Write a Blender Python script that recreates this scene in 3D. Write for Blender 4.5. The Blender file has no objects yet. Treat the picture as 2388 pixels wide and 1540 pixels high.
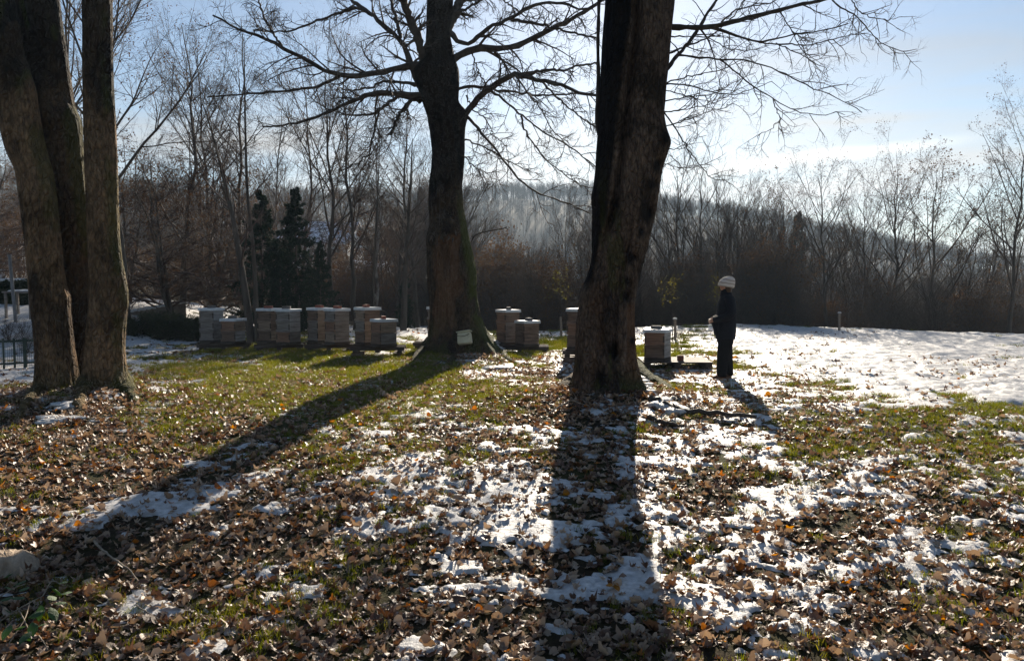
import bpy, math, random
import numpy as np
from mathutils import Vector, Matrix

R = math.radians
rnd = random.Random(7)
sc = bpy.context.scene
COL = sc.collection

# ------------------------------------------------------------------ camera, sky, sun, exposure
FP, CU, CV, HV, CAMZ = 1803.0, 1194.0, 770.0, 660.0, 1.6      # photo sheet of 2388 x 1540 units
PITCH = math.atan((CV - HV) / FP)
SUN_AZ, SUN_EL = R(8.6), R(22.0)

cam = bpy.data.cameras.new('camera')
cam.sensor_width = 36.0
cam.lens = 36.0 * FP / 2388.0
cam.clip_start, cam.clip_end = 0.05, 5000.0
camo = bpy.data.objects.new('camera', cam)
COL.objects.link(camo)
camo.location = (0, 0, CAMZ)
camo.rotation_euler = (R(90) - PITCH, 0, 0)
sc.camera = camo

world = bpy.data.worlds.new('World')
sc.world = world
world.use_nodes = True
wn, wl = world.node_tree.nodes, world.node_tree.links
wn.clear()


def N(nodes, typ, **kw):
    n = nodes.new(typ)
    for k, v in kw.items():
        if k == 'inp':
            for i, val in v.items():
                n.inputs[i].default_value = val
        else:
            setattr(n, k, v)
    return n


def mathn(nodes, links, op, a, b=None, clamp=False):
    n = nodes.new('ShaderNodeMath')
    n.operation = op
    n.use_clamp = clamp
    for i, v in enumerate((a, b)):
        if v is None:
            continue
        if isinstance(v, (int, float)):
            n.inputs[i].default_value = v
        else:
            links.new(v, n.inputs[i])
    return n.outputs[0]


wout = N(wn, 'ShaderNodeOutputWorld')
wbg = N(wn, 'ShaderNodeBackground', inp={'Strength': 0.05})
sky = N(wn, 'ShaderNodeTexSky', sky_type='NISHITA', sun_disc=False, sun_elevation=SUN_EL,
        sun_rotation=SUN_AZ, altitude=200.0, air_density=1.0, dust_density=0.28, ozone_density=2.4)
wgeo = N(wn, 'ShaderNodeTexCoord')
wsep = N(wn, 'ShaderNodeSeparateXYZ')
wl.new(wgeo.outputs['Generated'], wsep.inputs[0])
# thin high cloud: streaky noise, drawn out level
wcomb = N(wn, 'ShaderNodeMapping')
wcomb.inputs['Scale'].default_value = (2.2, 2.2, 15.0)
wcomb.inputs['Rotation'].default_value = (0.0, R(-5), 0.0)
wl.new(wgeo.outputs['Generated'], wcomb.inputs['Vector'])
wno = N(wn, 'ShaderNodeTexNoise', inp={'Scale': 1.0, 'Detail': 7.0, 'Roughness': 0.55, 'Distortion': 0.5})
wl.new(wcomb.outputs[0], wno.inputs['Vector'])
wramp = N(wn, 'ShaderNodeMapRange', inp={'From Min': 0.43, 'From Max': 0.62, 'To Min': 0.10, 'To Max': 1.0})
wl.new(wno.outputs['Fac'], wramp.inputs['Value'])
# one long vapour streak low in the sky to the right
el = mathn(wn, wl, 'DIVIDE', wsep.outputs[2], wsep.outputs[1])
az = mathn(wn, wl, 'DIVIDE', wsep.outputs[0], wsep.outputs[1])
wno2 = N(wn, 'ShaderNodeTexNoise', inp={'Scale': 9.0, 'Detail': 4.0})
wl.new(wgeo.outputs['Generated'], wno2.inputs['Vector'])
line = mathn(wn, wl, 'ADD', mathn(wn, wl, 'MULTIPLY', az, 0.125), 0.112)
line = mathn(wn, wl, 'ADD', line, mathn(wn, wl, 'MULTIPLY', mathn(wn, wl, 'SUBTRACT', wno2.outputs['Fac'], 0.5), 0.02))
dist = mathn(wn, wl, 'ABSOLUTE', mathn(wn, wl, 'SUBTRACT', el, line))
streak = N(wn, 'ShaderNodeMapRange', interpolation_type='SMOOTHSTEP', inp={'From Min': 0.0, 'From Max': 0.012, 'To Min': 1.0, 'To Max': 0.0})
wl.new(dist, streak.inputs['Value'])
azm = N(wn, 'ShaderNodeMapRange', interpolation_type='SMOOTHSTEP', inp={'From Min': 0.16, 'From Max': 0.32, 'To Min': 0.0, 'To Max': 1.0})
wl.new(az, azm.inputs['Value'])
azm2 = N(wn, 'ShaderNodeMapRange', interpolation_type='SMOOTHSTEP', inp={'From Min': 0.40, 'From Max': 0.66, 'To Min': 1.0, 'To Max': 0.0})
wl.new(az, azm2.inputs['Value'])
fwd = mathn(wn, wl, 'GREATER_THAN', wsep.outputs[1], 0.05)
stk = mathn(wn, wl, 'MULTIPLY', mathn(wn, wl, 'MULTIPLY', streak.outputs[0], azm.outputs[0]), mathn(wn, wl, 'MULTIPLY', azm2.outputs[0], fwd))
lowc = N(wn, 'ShaderNodeMapRange', interpolation_type='SMOOTHSTEP', inp={'From Min': 0.14, 'From Max': 0.36, 'To Min': 1.0, 'To Max': 0.0})
wl.new(wsep.outputs[2], lowc.inputs['Value'])
cmask = mathn(wn, wl, 'MULTIPLY', wramp.outputs[0], lowc.outputs[0])
wbw = N(wn, 'ShaderNodeRGBToBW')
wl.new(sky.outputs[0], wbw.inputs[0])
wcl = N(wn, 'ShaderNodeMix', data_type='RGBA', blend_type='MULTIPLY', inp={'Factor': 1.0})
wl.new(wbw.outputs[0], wcl.inputs[6])
wcl.inputs[7].default_value = (0.95, 0.94, 0.92, 1)
wmix = N(wn, 'ShaderNodeMix', data_type='RGBA')
wl.new(cmask, wmix.inputs['Factor'])
wl.new(sky.outputs[0], wmix.inputs[6])
wl.new(wcl.outputs[2], wmix.inputs[7])
wst = N(wn, 'ShaderNodeMix', data_type='RGBA')
wl.new(mathn(wn, wl, 'MULTIPLY', stk, 0.8), wst.inputs['Factor'])
wst2 = N(wn, 'ShaderNodeMix', data_type='RGBA', blend_type='MULTIPLY', inp={'Factor': 1.0})
wl.new(wbw.outputs[0], wst2.inputs[6])
wst2.inputs[7].default_value = (1.6, 1.58, 1.52, 1)
wl.new(wmix.outputs[2], wst.inputs[6])
wl.new(wst2.outputs[2], wst.inputs[7])
wl.new(wst.outputs[2], wbg.inputs['Color'])
wl.new(wbg.outputs[0], wout.inputs['Surface'])

sun = bpy.data.lights.new('sun', 'SUN')
sun.energy = 5.0
sun.angle = R(0.55)
sun.color = (1.0, 0.88, 0.72)
suno = bpy.data.objects.new('sun', sun)
COL.objects.link(suno)
SDIR = Vector((math.sin(SUN_AZ) * math.cos(SUN_EL), math.cos(SUN_AZ) * math.cos(SUN_EL), math.sin(SUN_EL)))
suno.rotation_euler = SDIR.to_track_quat('Z', 'Y').to_euler()

sc.view_settings.view_transform = 'Standard'
sc.view_settings.look = 'None'
sc.view_settings.gamma = 1.0
sc.view_settings.exposure = 1.14
cy = sc.cycles
cy.max_bounces, cy.diffuse_bounces, cy.glossy_bounces = 5, 3, 2
cy.transmission_bounces, cy.volume_bounces, cy.transparent_max_bounces = 4, 0, 8
cy.use_denoising = True
cy.use_adaptive_sampling = True
cy.adaptive_threshold = 0.025
cy.caustics_reflective = cy.caustics_refractive = False
cy.sample_clamp_indirect = 6.0

# ------------------------------------------------------------------ picture <-> place


def ray(u, v):
    a, b = (u - CU) / FP, (CV - v) / FP
    cp, sp = math.cos(PITCH), math.sin(PITCH)
    return np.array((a, cp + b * sp, -sp + b * cp))


def P(u, v, Y):
    d = ray(u, v)
    return np.array((0, 0, CAMZ)) + d * (Y / d[1])


def dip(y):
    """the lawn falls gently from the big trees towards the viewer"""
    return -np.interp(y, [-6, 1, 3, 5, 6.6, 8.35, 9.5, 10.4], [0.48, 0.47, 0.45, 0.36, 0.23, 0.11, 0.03, 0.0])


def G(u, v, z=0.0):
    """the point of the lawn seen at picture position u, v"""
    d = ray(u, v)
    q = np.array((0, 0, CAMZ)) + d * ((z - CAMZ) / d[2])
    for _ in range(40):
        zt = z + float(dip(q[1]))
        n = np.array((0, 0, CAMZ)) + d * ((zt - CAMZ) / d[2])
        q = 0.5 * (q + n)
    return q


def proj(x, y, z=0.0):
    cp, sp = math.cos(PITCH), math.sin(PITCH)
    f = y * cp - (z - CAMZ) * sp
    w = y * sp + (z - CAMZ) * cp
    f = np.maximum(f, 0.05)
    return CU + FP * x / f, CV - FP * w / f


# ------------------------------------------------------------------ noise
def _h(ix, iy, iz, seed):
    n = (ix.astype(np.int64) * 374761393 + iy.astype(np.int64) * 668265263 + iz.astype(np.int64) * 2147483647 + seed * 1274126177) & 0xffffffff
    n = ((n ^ (n >> 13)) * 1274126177) & 0xffffffff
    n = n ^ (n >> 16)
    return (n & 0xffff) / 65535.0


def vnoise(x, y, z=None, seed=0):
    x = np.asarray(x, float)
    y = np.asarray(y, float)
    z = np.zeros_like(x) if z is None else np.asarray(z, float)
    ix, iy, iz = np.floor(x), np.floor(y), np.floor(z)
    fx, fy, fz = x - ix, y - iy, z - iz
    fx, fy, fz = [f * f * (3 - 2 * f) for f in (fx, fy, fz)]
    r = 0
    for dz in (0, 1):
        for dy in (0, 1):
            for dx in (0, 1):
                w = (fx if dx else 1 - fx) * (fy if dy else 1 - fy) * (fz if dz else 1 - fz)
                r = r + w * _h(ix + dx, iy + dy, iz + dz, seed)
    return r


def fbm(x, y, z=None, seed=0, octv=4, gain=0.5):
    a, s, r = 1.0, 0.0, 0.0
    for o in range(octv):
        r = r + a * vnoise(np.asarray(x) * 2 ** o, np.asarray(y) * 2 ** o, None if z is None else np.asarray(z) * 2 ** o, seed + o * 17)
        s += a
        a *= gain
    return r / s


def smooth01(t):
    t = np.clip(t, 0, 1)
    return t * t * (3 - 2 * t)


# ------------------------------------------------------------------ ground form
EDGE_X = [-40, -20, -8, -2.7, 2, 4.2, 8.2, 12, 15.2, 22, 40]
EDGE_Y = [26, 25, 24.5, 24.5, 25.5, 27, 29.6, 27.2, 24.0, 19.5, 16]
TL = G(185, 930)      # left multi-stem tree base
TM = G(1080, 838)     # middle tree base
TR = G(1418, 932)     # right tree base


def H(x, y):
    x = np.asarray(x, float)
    y = np.asarray(y, float)
    z = (fbm(x * 0.5, y * 0.5, seed=3, octv=3) - 0.5) * 0.07 + (fbm(x * 2.1, y * 2.1, seed=5, octv=2) - 0.5) * 0.03
    z = z + dip(y)
    ye = np.interp(x, EDGE_X, EDGE_Y)
    t = np.maximum(y - ye, 0)
    right = smooth01((x + 4.0) / 9.0)
    drop_r = -np.minimum(0.30 * t * t / (t + 3.0), 13.0)
    drop_l = -np.minimum(0.05 * t * t / (t + 3.0), 1.6)
    z = z + drop_r * right + drop_l * (1 - right)
    # the bank that rises to the left behind the fence
    lf = smooth01((-x - 9.0) / 4.5) * smooth01((y - 15.5) / 6.0)
    z = z + 0.9 * lf + np.clip(-x - 14, 0, 60) * 0.10 * lf
    for t3, a, s in ((TL, 0.13, 0.75), (TM, 0.20, 0.75), (TR, 0.17, 0.75)):
        z = z + a * np.exp(-((x - t3[0]) ** 2 + (y - t3[1]) ** 2) / (2 * s * s))
    return z


def H1(x, y):
    return float(H(np.array([x]), np.array([y]))[0])


CP = np.array([
    (20,800,.95,.1,0),(0,870,.9,.1,.1),(40,930,.3,.3,.6),(200,1000,.1,.2,.9),(0,1060,.05,.15,1),(150,1120,.05,.35,.9),(330,800,.92,.2,.05),(330,820,.6,.3,.1),
    (330,850,.75,.2,.1),(380,880,.35,.6,.4),(340,910,.45,.4,.5),(420,960,.1,.7,.6),(300,1060,.08,.25,.95),(450,815,.5,.3,.1),
    (560,840,.35,.6,.3),(550,900,.12,.8,.5),(700,930,.12,.75,.55),(500,1010,.12,.5,.7),(700,850,.2,.7,.3),(830,880,.15,.85,.4),
    (900,950,.12,.8,.5),(960,800,.6,.5,.1),(960,780,.9,.2,.05),(1000,870,.1,.8,.4),(1150,860,.3,.4,.5),(1250,800,.3,.9,.1),
    (1250,780,.75,.3,.05),(1270,860,.5,.3,.6),(1150,950,.15,.8,.5),(850,1050,.3,.5,.7),(1100,1050,.3,.45,.7),(1250,1000,.25,.5,.6),
    (250,1200,.5,.1,.75),(450,1180,.68,.05,.6),(650,1170,.68,.1,.6),(650,1100,.2,.3,.8),(800,1200,.5,.15,.75),(400,1290,.3,.1,.9),
    (700,1240,.4,.1,.8),(150,1280,.08,.1,1),(950,1150,.5,.2,.7),(1100,1200,.4,.15,.8),(1250,1180,.6,.1,.6),(1380,980,.25,.1,.8),
    (1380,1100,.35,.25,.7),(1400,1250,.4,.1,.8),(1450,1380,.6,.05,.7),(1300,1380,.62,.05,.65),(1100,1400,.55,.1,.8),(850,1350,.1,.3,.9),
    (500,1400,.04,.3,1),(200,1430,.04,.3,1),(300,1520,.04,.25,1),(700,1500,.06,.3,.95),(1000,1450,.45,.1,.9),(1050,1530,.3,.1,.95),
    (1250,1520,.55,.1,.8),(1550,1500,.35,.15,.9),(1700,1380,.5,.15,.8),(1850,1450,.3,.15,.9),(2050,1400,.45,.2,.8),(2300,1500,.35,.25,.9),
    (2300,1380,.4,.3,.8),(2100,1250,.45,.25,.75),(1850,1250,.4,.2,.8),(1600,1250,.5,.3,.7),(1700,1150,.5,.3,.6),(1950,1130,.4,.4,.65),
    (2250,1180,.45,.4,.6),(1570,1050,.6,.15,.6),(1750,1050,.4,.5,.5),(1900,1020,.3,.7,.5),(2100,1050,.35,.75,.5),(2300,1030,.3,.9,.4),
    (2300,970,.35,.85,.2),(2050,950,.4,.8,.3),(1900,940,.5,.6,.4),(1650,980,.5,.3,.6),(1620,910,.45,.6,.4),(1600,880,.6,.35,.4),
    (1780,880,.65,.35,.3),(1850,850,.88,.2,.1),(2100,900,.98,.1,.03),(2350,920,.97,.1,.03),(2000,830,.96,.12,.02),(2200,800,.96,.12,0),
    (1750,790,.88,.25,.02),(1600,785,.7,.5,.05),(1500,780,.8,.3,.05),(1480,830,.4,.7,.2)], float)


def cover(x, y):
    """snow, grass and leaf cover of the lawn at x, y (fixed patches of the place)"""
    y = np.maximum(y, 1.0)
    u, v = proj(x, y, dip(y))
    u = np.clip(u, -250, 2650)
    v = np.clip(v, 772, 1560)
    vv = 700 * np.log((v - 640) / 100)
    cv = 700 * np.log((CP[:, 1] - 640) / 100)
    num = np.zeros(u.shape + (3,))
    den = np.zeros(u.shape)
    for i in range(len(CP)):
        d2 = (u - CP[i, 0]) ** 2 + (vv - cv[i]) ** 2
        w = 1.0 / (d2 + 900.0) ** 2
        num += w[..., None] * CP[i, 2:5]
        den += w
    return num / den[..., None]


_s = np.random.RandomState(1)
_q = np.sort(fbm(*(_s.rand(2, 40000) * 60), seed=11, octv=5, gain=0.82))


def snow_h(x, y, c=None):
    """height of the snow over the soil (negative: bare)"""
    if c is None:
        c = cover(x, y)[..., 0]
    n = fbm(x * 1.8, y * 2.4, seed=11, octv=5, gain=0.82)
    rank = np.searchsorted(_q, n) / len(_q)
    h = np.clip((c - rank) / 0.20, -1, 1)
    b = (fbm(x * 3.6, y * 5.0, seed=21, octv=3, gain=0.65) - 0.5)
    full = smooth01((c - 0.62) / 0.3)
    return 0.021 * h + b * 0.016 + b * 0.085 * full + 0.024 * full + (fbm(x * 11, y * 15, seed=23, octv=2) - 0.5) * (0.007 + 0.014 * full)


# ------------------------------------------------------------------ object helpers
def link(o, parent=None):
    COL.objects.link(o)
    if parent is not None:
        o.parent = parent
    return o


def meshdata(name, V, F, mats=None, smooth=True):
    me = bpy.data.meshes.new(name)
    if isinstance(F, np.ndarray):
        V = np.asarray(V, np.float32)
        k = F.shape[1]
        me.vertices.add(len(V))
        me.vertices.foreach_set('co', V.ravel())
        me.loops.add(F.size)
        me.loops.foreach_set('vertex_index', F.ravel().astype(np.int32))
        me.polygons.add(len(F))
        me.polygons.foreach_set('loop_start', np.arange(0, F.size, k, dtype=np.int32))
        me.update(calc_edges=True)
    else:
        me.from_pydata([tuple(map(float, v)) for v in V], [], F)
        me.update()
    if mats is not None:
        for m in (mats if isinstance(mats, (list, tuple)) else [mats]):
            me.materials.append(m)
    me.polygons.foreach_set('use_smooth', np.full(len(me.polygons), smooth))
    return me


def mk(name, V, F, mat, parent=None, smooth=True):
    return link(bpy.data.objects.new(name, meshdata(name, V, F, mat, smooth)), parent)


def empty(name, loc, rz=0.0):
    o = bpy.data.objects.new(name, None)
    o.location = tuple(map(float, loc))
    o.rotation_euler = (0, 0, rz)
    o.empty_display_size = 0.2
    return link(o)


def tag(o, label, cat, group=None):
    o['label'] = label
    o['category'] = cat
    if group:
        o['group'] = group
    return o


def kind(o, k, label=None):
    o['kind'] = k
    if label:
        o['label'] = label
    return o


def copy_tree(o, parent=None):
    c = o.copy()
    link(c, parent)
    for ch in list(o.children):
        copy_tree(ch, c)
    return c


class MB:
    """collects boxes / tubes for one small mesh"""

    def __init__(s):
        s.v, s.f = [], []

    def box(s, c, d, rz=0.0, taper=1.0, M=None):
        n = len(s.v)
        ca, sa = math.cos(rz), math.sin(rz)
        for sz in (-1, 1):
            k = taper if sz > 0 else 1.0
            for sx, sy in ((-1, -1), (1, -1), (1, 1), (-1, 1)):
                x, y, z = sx * d[0] / 2 * k, sy * d[1] / 2 * k, sz * d[2] / 2
                p = Vector((c[0] + x * ca - y * sa, c[1] + x * sa + y * ca, c[2] + z))
                s.v.append(tuple(M @ p) if M else tuple(p))
        s.f += [tuple(n + i for i in q) for q in ((3, 2, 1, 0), (4, 5, 6, 7), (0, 1, 5, 4), (1, 2, 6, 5), (2, 3, 7, 6), (3, 0, 4, 7))]
        return s

    def rings(s, rings, cap=True):
        n, k = len(s.v), len(rings[0])
        for r in rings:
            s.v += [tuple(map(float, p)) for p in r]
        for i in range(len(rings) - 1):
            for j in range(k):
                a, b = n + i * k + j, n + i * k + (j + 1) % k
                s.f.append((a, b, b + k, a + k))
        if cap:
            s.f.append(tuple(n + j for j in reversed(range(k))))
            s.f.append(tuple(n + (len(rings) - 1) * k + j for j in range(k)))
        return s

    def tube(s, pts, rad, k=6):
        V, F = tubes(np.array([pts], float), np.array([np.broadcast_to(rad, len(pts))], float), k)
        n = len(s.v)
        s.v += [tuple(p) for p in V]
        s.f += [tuple(int(i) + n for i in f) for f in F]
        return s

    def make(s, name, mat, parent=None, smooth=False, bevel=0.0):
        o = mk(name, s.v, s.f, mat, parent, smooth)
        if bevel:
            b = o.modifiers.new('bevel', 'BEVEL')
            b.width = bevel
            b.segments = 1
        return o


def nrm(a):
    return a / np.maximum(np.linalg.norm(a, axis=-1, keepdims=True), 1e-9)


def tubes(Pt, Rd, S):
    """many polylines (N,K,3) with radii (N,K) -> verts, quads"""
    Nn, K, _ = Pt.shape
    T = nrm(np.gradient(Pt, axis=1))
    m = np.abs(T.mean(axis=1))
    ref = np.zeros((Nn, 3))
    ref[np.arange(Nn), m.argmin(axis=1)] = 1.0
    a = nrm(np.cross(T, ref[:, None, :]))
    b = np.cross(T, a)
    th = np.arange(S) * 2 * math.pi / S
    V = Pt[:, :, None, :] + Rd[:, :, None, None] * (np.cos(th)[None, None, :, None] * a[:, :, None, :] + np.sin(th)[None, None, :, None] * b[:, :, None, :])
    idx = np.arange(Nn * K * S).reshape(Nn, K, S)
    nx = np.roll(idx, -1, axis=2)
    F = np.stack([idx[:, :-1], nx[:, :-1], nx[:, 1:], idx[:, 1:]], axis=-1).reshape(-1, 4)
    return V.reshape(-1, 3), F


def joinVF(parts):
    Vs, Fs, n = [], [], 0
    for V, F in parts:
        Vs.append(V)
        Fs.append(F + n)
        n += len(V)
    return np.concatenate(Vs), np.concatenate(Fs)


def resample(pts, K):
    pts = np.asarray(pts, float)
    d = np.concatenate([[0], np.cumsum(np.linalg.norm(np.diff(pts, axis=0), axis=1))])
    t = np.linspace(0, d[-1], K)
    # catmull-like smoothing by dense cubic through numpy interp on smoothed points
    out = np.stack([np.interp(t, d, pts[:, i]) for i in range(pts.shape[1])], axis=1)
    for _ in range(2):
        out[1:-1] = 0.25 * out[:-2] + 0.5 * out[1:-1] + 0.25 * out[2:]
    return out


# ------------------------------------------------------------------ materials
def material(name):
    m = bpy.data.materials.new(name)
    m.use_nodes = True
    nt = m.node_tree
    nt.nodes.clear()
    out = N(nt.nodes, 'ShaderNodeOutputMaterial')
    return m, nt.nodes, nt.links, out


def ramp(nodes, stops, interp='LINEAR'):
    r = nodes.new('ShaderNodeValToRGB')
    r.color_ramp.interpolation = interp
    e = r.color_ramp.elements
    while len(e) > len(stops):
        e.remove(e[-1])
    while len(e) < len(stops):
        e.new(0.5)
    for el_, (p, c) in zip(e, stops):
        el_.position = p
        el_.color = (*c, 1) if len(c) == 3 else c
    return r


def noise_mat(name, stops, scale=5.0, detail=5.0, rough=0.8, bump=0.0, bscale=None, stretch=(1, 1, 1), coord='Object', trans=0.0, transcol=None, spec=0.3, rand=False, metallic=0.0):
    m, n, l, out = material(name)
    tc = N(n, 'ShaderNodeTexCoord')
    mp = N(n, 'ShaderNodeMapping')
    mp.inputs['Scale'].default_value = stretch
    l.new(tc.outputs[coord], mp.inputs['Vector'])
    no = N(n, 'ShaderNodeTexNoise', inp={'Scale': scale, 'Detail': detail, 'Roughness': 0.6})
    l.new(mp.outputs[0], no.inputs['Vector'])
    r = ramp(n, stops)
    if rand:
        oi = N(n, 'ShaderNodeObjectInfo')
        f = mathn(n, l, 'ADD', mathn(n, l, 'MULTIPLY', no.outputs['Fac'], 0.35), mathn(n, l, 'MULTIPLY', oi.outputs['Random'], 0.65))
        l.new(f, r.inputs[0])
    else:
        l.new(no.outputs['Fac'], r.inputs[0])
    b = N(n, 'ShaderNodeBsdfPrincipled', inp={'Roughness': rough, 'Specular IOR Level': spec, 'Metallic': metallic})
    l.new(r.outputs[0], b.inputs['Base Color'])
    if bump:
        no2 = N(n, 'ShaderNodeTexNoise', inp={'Scale': bscale or scale * 2, 'Detail': 4.0, 'Roughness': 0.65})
        l.new(mp.outputs[0], no2.inputs['Vector'])
        bm = N(n, 'ShaderNodeBump', inp={'Strength': 1.0, 'Distance': bump})
        l.new(no2.outputs['Fac'], bm.inputs['Height'])
        l.new(bm.outputs[0], b.inputs['Normal'])
    if trans:
        tr = N(n, 'ShaderNodeBsdfTranslucent')
        if transcol:
            tr.inputs[0].default_value = (*transcol, 1)
        else:
            hs = N(n, 'ShaderNodeHueSaturation', inp={'Saturation': 1.25, 'Value': 1.5})
            l.new(r.outputs[0], hs.inputs['Color'])
            l.new(hs.outputs[0], tr.inputs[0])
        ms = N(n, 'ShaderNodeMixShader', inp={0: trans})
        l.new(b.outputs[0], ms.inputs[1])
        l.new(tr.outputs[0], ms.inputs[2])
        l.new(ms.outputs[0], out.inputs['Surface'])
    else:
        l.new(b.outputs[0], out.inputs['Surface'])
    return m


def bark_mat(name, dark, light, scale=3.0, moss=(0.085, 0.098, 0.016), wood=(0.25, 0.135, 0.072), bump=0.10):
    m, n, l, out = material(name)
    tc = N(n, 'ShaderNodeTexCoord')
    mp = N(n, 'ShaderNodeMapping')
    mp.inputs['Scale'].default_value = (1, 1, 0.42)
    l.new(tc.outputs['Object'], mp.inputs['Vector'])
    n1 = N(n, 'ShaderNodeTexNoise', inp={'Scale': scale, 'Detail': 8.0, 'Roughness': 0.65})
    l.new(mp.outputs[0], n1.inputs['Vector'])
    n2 = N(n, 'ShaderNodeTexNoise', inp={'Scale': scale * 0.55, 'Detail': 5.0, 'Roughness': 0.6})
    l.new(tc.outputs['Object'], n2.inputs['Vector'])
    n3 = N(n, 'ShaderNodeTexNoise', inp={'Scale': scale * 8, 'Detail': 5.0, 'Roughness': 0.7})
    l.new(mp.outputs[0], n3.inputs['Vector'])
    r = ramp(n, [(0.3, dark), (0.7, light)])
    l.new(n1.outputs['Fac'], r.inputs[0])
    # dark algae stains
    st = N(n, 'ShaderNodeMapRange', interpolation_type='SMOOTHSTEP', inp={'From Min': 0.52, 'From Max': 0.66, 'To Min': 0.0, 'To Max': 0.8})
    l.new(n2.outputs['Fac'], st.inputs['Value'])
    mx = N(n, 'ShaderNodeMix', data_type='RGBA')
    l.new(st.outputs[0], mx.inputs['Factor'])
    l.new(r.outputs[0], mx.inputs[6])
    mx.inputs[7].default_value = (dark[0] * 0.6, dark[1] * 0.65, dark[2] * 0.6, 1)
    fine = ramp(n, [(0.32, (0.40, 0.40, 0.40)), (0.72, (1.45, 1.40, 1.32))])
    l.new(n3.outputs['Fac'], fine.inputs[0])
    mu = N(n, 'ShaderNodeMix', data_type='RGBA', blend_type='MULTIPLY', inp={'Factor': 1.0})
    l.new(mx.outputs[2], mu.inputs[6])
    l.new(fine.outputs[0], mu.inputs[7])
    aw = N(n, 'ShaderNodeAttribute', attribute_name='wood')
    mw = N(n, 'ShaderNodeMix', data_type='RGBA')
    l.new(aw.outputs['Fac'], mw.inputs['Factor'])
    l.new(mu.outputs[2], mw.inputs[6])
    wr = ramp(n, [(0.3, tuple(c * 0.35 for c in wood)), (0.7, wood)])
    mpw = N(n, 'ShaderNodeMapping')
    mpw.inputs['Scale'].default_value = (1, 1, 0.07)
    l.new(tc.outputs['Object'], mpw.inputs['Vector'])
    nw = N(n, 'ShaderNodeTexNoise', inp={'Scale': 22.0, 'Detail': 6.0, 'Roughness': 0.7})
    l.new(mpw.outputs[0], nw.inputs['Vector'])
    l.new(nw.outputs['Fac'], wr.inputs[0])
    l.new(wr.outputs[0], mw.inputs[7])
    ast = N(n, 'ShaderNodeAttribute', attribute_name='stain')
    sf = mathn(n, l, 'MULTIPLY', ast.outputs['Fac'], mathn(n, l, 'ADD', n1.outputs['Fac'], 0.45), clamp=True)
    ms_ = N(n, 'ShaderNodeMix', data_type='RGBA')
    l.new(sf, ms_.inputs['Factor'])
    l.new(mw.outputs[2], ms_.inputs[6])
    ms_.inputs[7].default_value = (0.012, 0.010, 0.008, 1)  # darkens the bark: stains, plus shade painted on the middle left stem
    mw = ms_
    am = N(n, 'ShaderNodeAttribute', attribute_name='moss')
    mfac = mathn(n, l, 'MULTIPLY', am.outputs['Fac'], mathn(n, l, 'ADD', n3.outputs['Fac'], 0.35), clamp=True)
    mm = N(n, 'ShaderNodeMix', data_type='RGBA')
    l.new(mfac, mm.inputs['Factor'])
    l.new(mw.outputs[2], mm.inputs[6])
    mm.inputs[7].default_value = (*moss, 1)
    b = N(n, 'ShaderNodeBsdfPrincipled', inp={'Roughness': 0.9, 'Specular IOR Level': 0.2})
    l.new(mm.outputs[2], b.inputs['Base Color'])
    vo = N(n, 'ShaderNodeTexVoronoi', feature='DISTANCE_TO_EDGE', inp={'Scale': scale * 7, 'Randomness': 1.0})
    mpv = N(n, 'ShaderNodeMapping')
    mpv.inputs['Scale'].default_value = (1, 1, 0.45)
    l.new(tc.outputs['Object'], mpv.inputs['Vector'])
    l.new(mpv.outputs[0], vo.inputs['Vector'])
    crack = N(n, 'ShaderNodeMapRange', inp={'From Min': 0.0, 'From Max': 0.16, 'To Min': 0.0, 'To Max': 0.55})
    l.new(vo.outputs['Distance'], crack.inputs['Value'])
    hsum = mathn(n, l, 'ADD', mathn(n, l, 'ADD', n1.outputs['Fac'], crack.outputs[0]), mathn(n, l, 'MULTIPLY', n3.outputs['Fac'], 0.7))
    bm = N(n, 'ShaderNodeBump', inp={'Strength': 1.0, 'Distance': bump})
    l.new(hsum, bm.inputs['Height'])
    l.new(bm.outputs[0], b.inputs['Normal'])
    l.new(b.outputs[0], out.inputs['Surface'])
    return m


M = {}
M['bark_left'] = bark_mat('bark_left', (0.10, 0.062, 0.032), (0.40, 0.25, 0.135), 2.4)
M['bark_mid'] = bark_mat('bark_mid', (0.036, 0.025, 0.015), (0.125, 0.084, 0.050), 3.0)
M['bark_right'] = bark_mat('bark_right', (0.060, 0.044, 0.032), (0.27, 0.19, 0.135), 2.6)
M['branch'] = noise_mat('branch', [(0.3, (0.030, 0.023, 0.017)), (0.7, (0.085, 0.066, 0.050))], 9, bump=0.01)
M['twig'] = noise_mat('twig', [(0.3, (0.045, 0.032, 0.024)), (0.7, (0.095, 0.070, 0.052))], 3)
M['twig_red'] = noise_mat('twig_red', [(0.3, (0.045, 0.031, 0.025)), (0.7, (0.10, 0.064, 0.048))], 3)
M['twig_far'] = noise_mat('twig_far', [(0.3, (0.026, 0.023, 0.019)), (0.7, (0.058, 0.048, 0.038))], 0.6)
M['trunk_far'] = noise_mat('trunk_far', [(0.3, (0.035, 0.028, 0.021)), (0.7, (0.11, 0.088, 0.066))], 4, stretch=(1, 1, 0.3), bump=0.02)
M['birch'] = noise_mat('birch', [(0.35, (0.05, 0.042, 0.034)), (0.6, (0.24, 0.21, 0.18))], 3.5, stretch=(1, 1, 0.5), bump=0.01)


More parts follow.
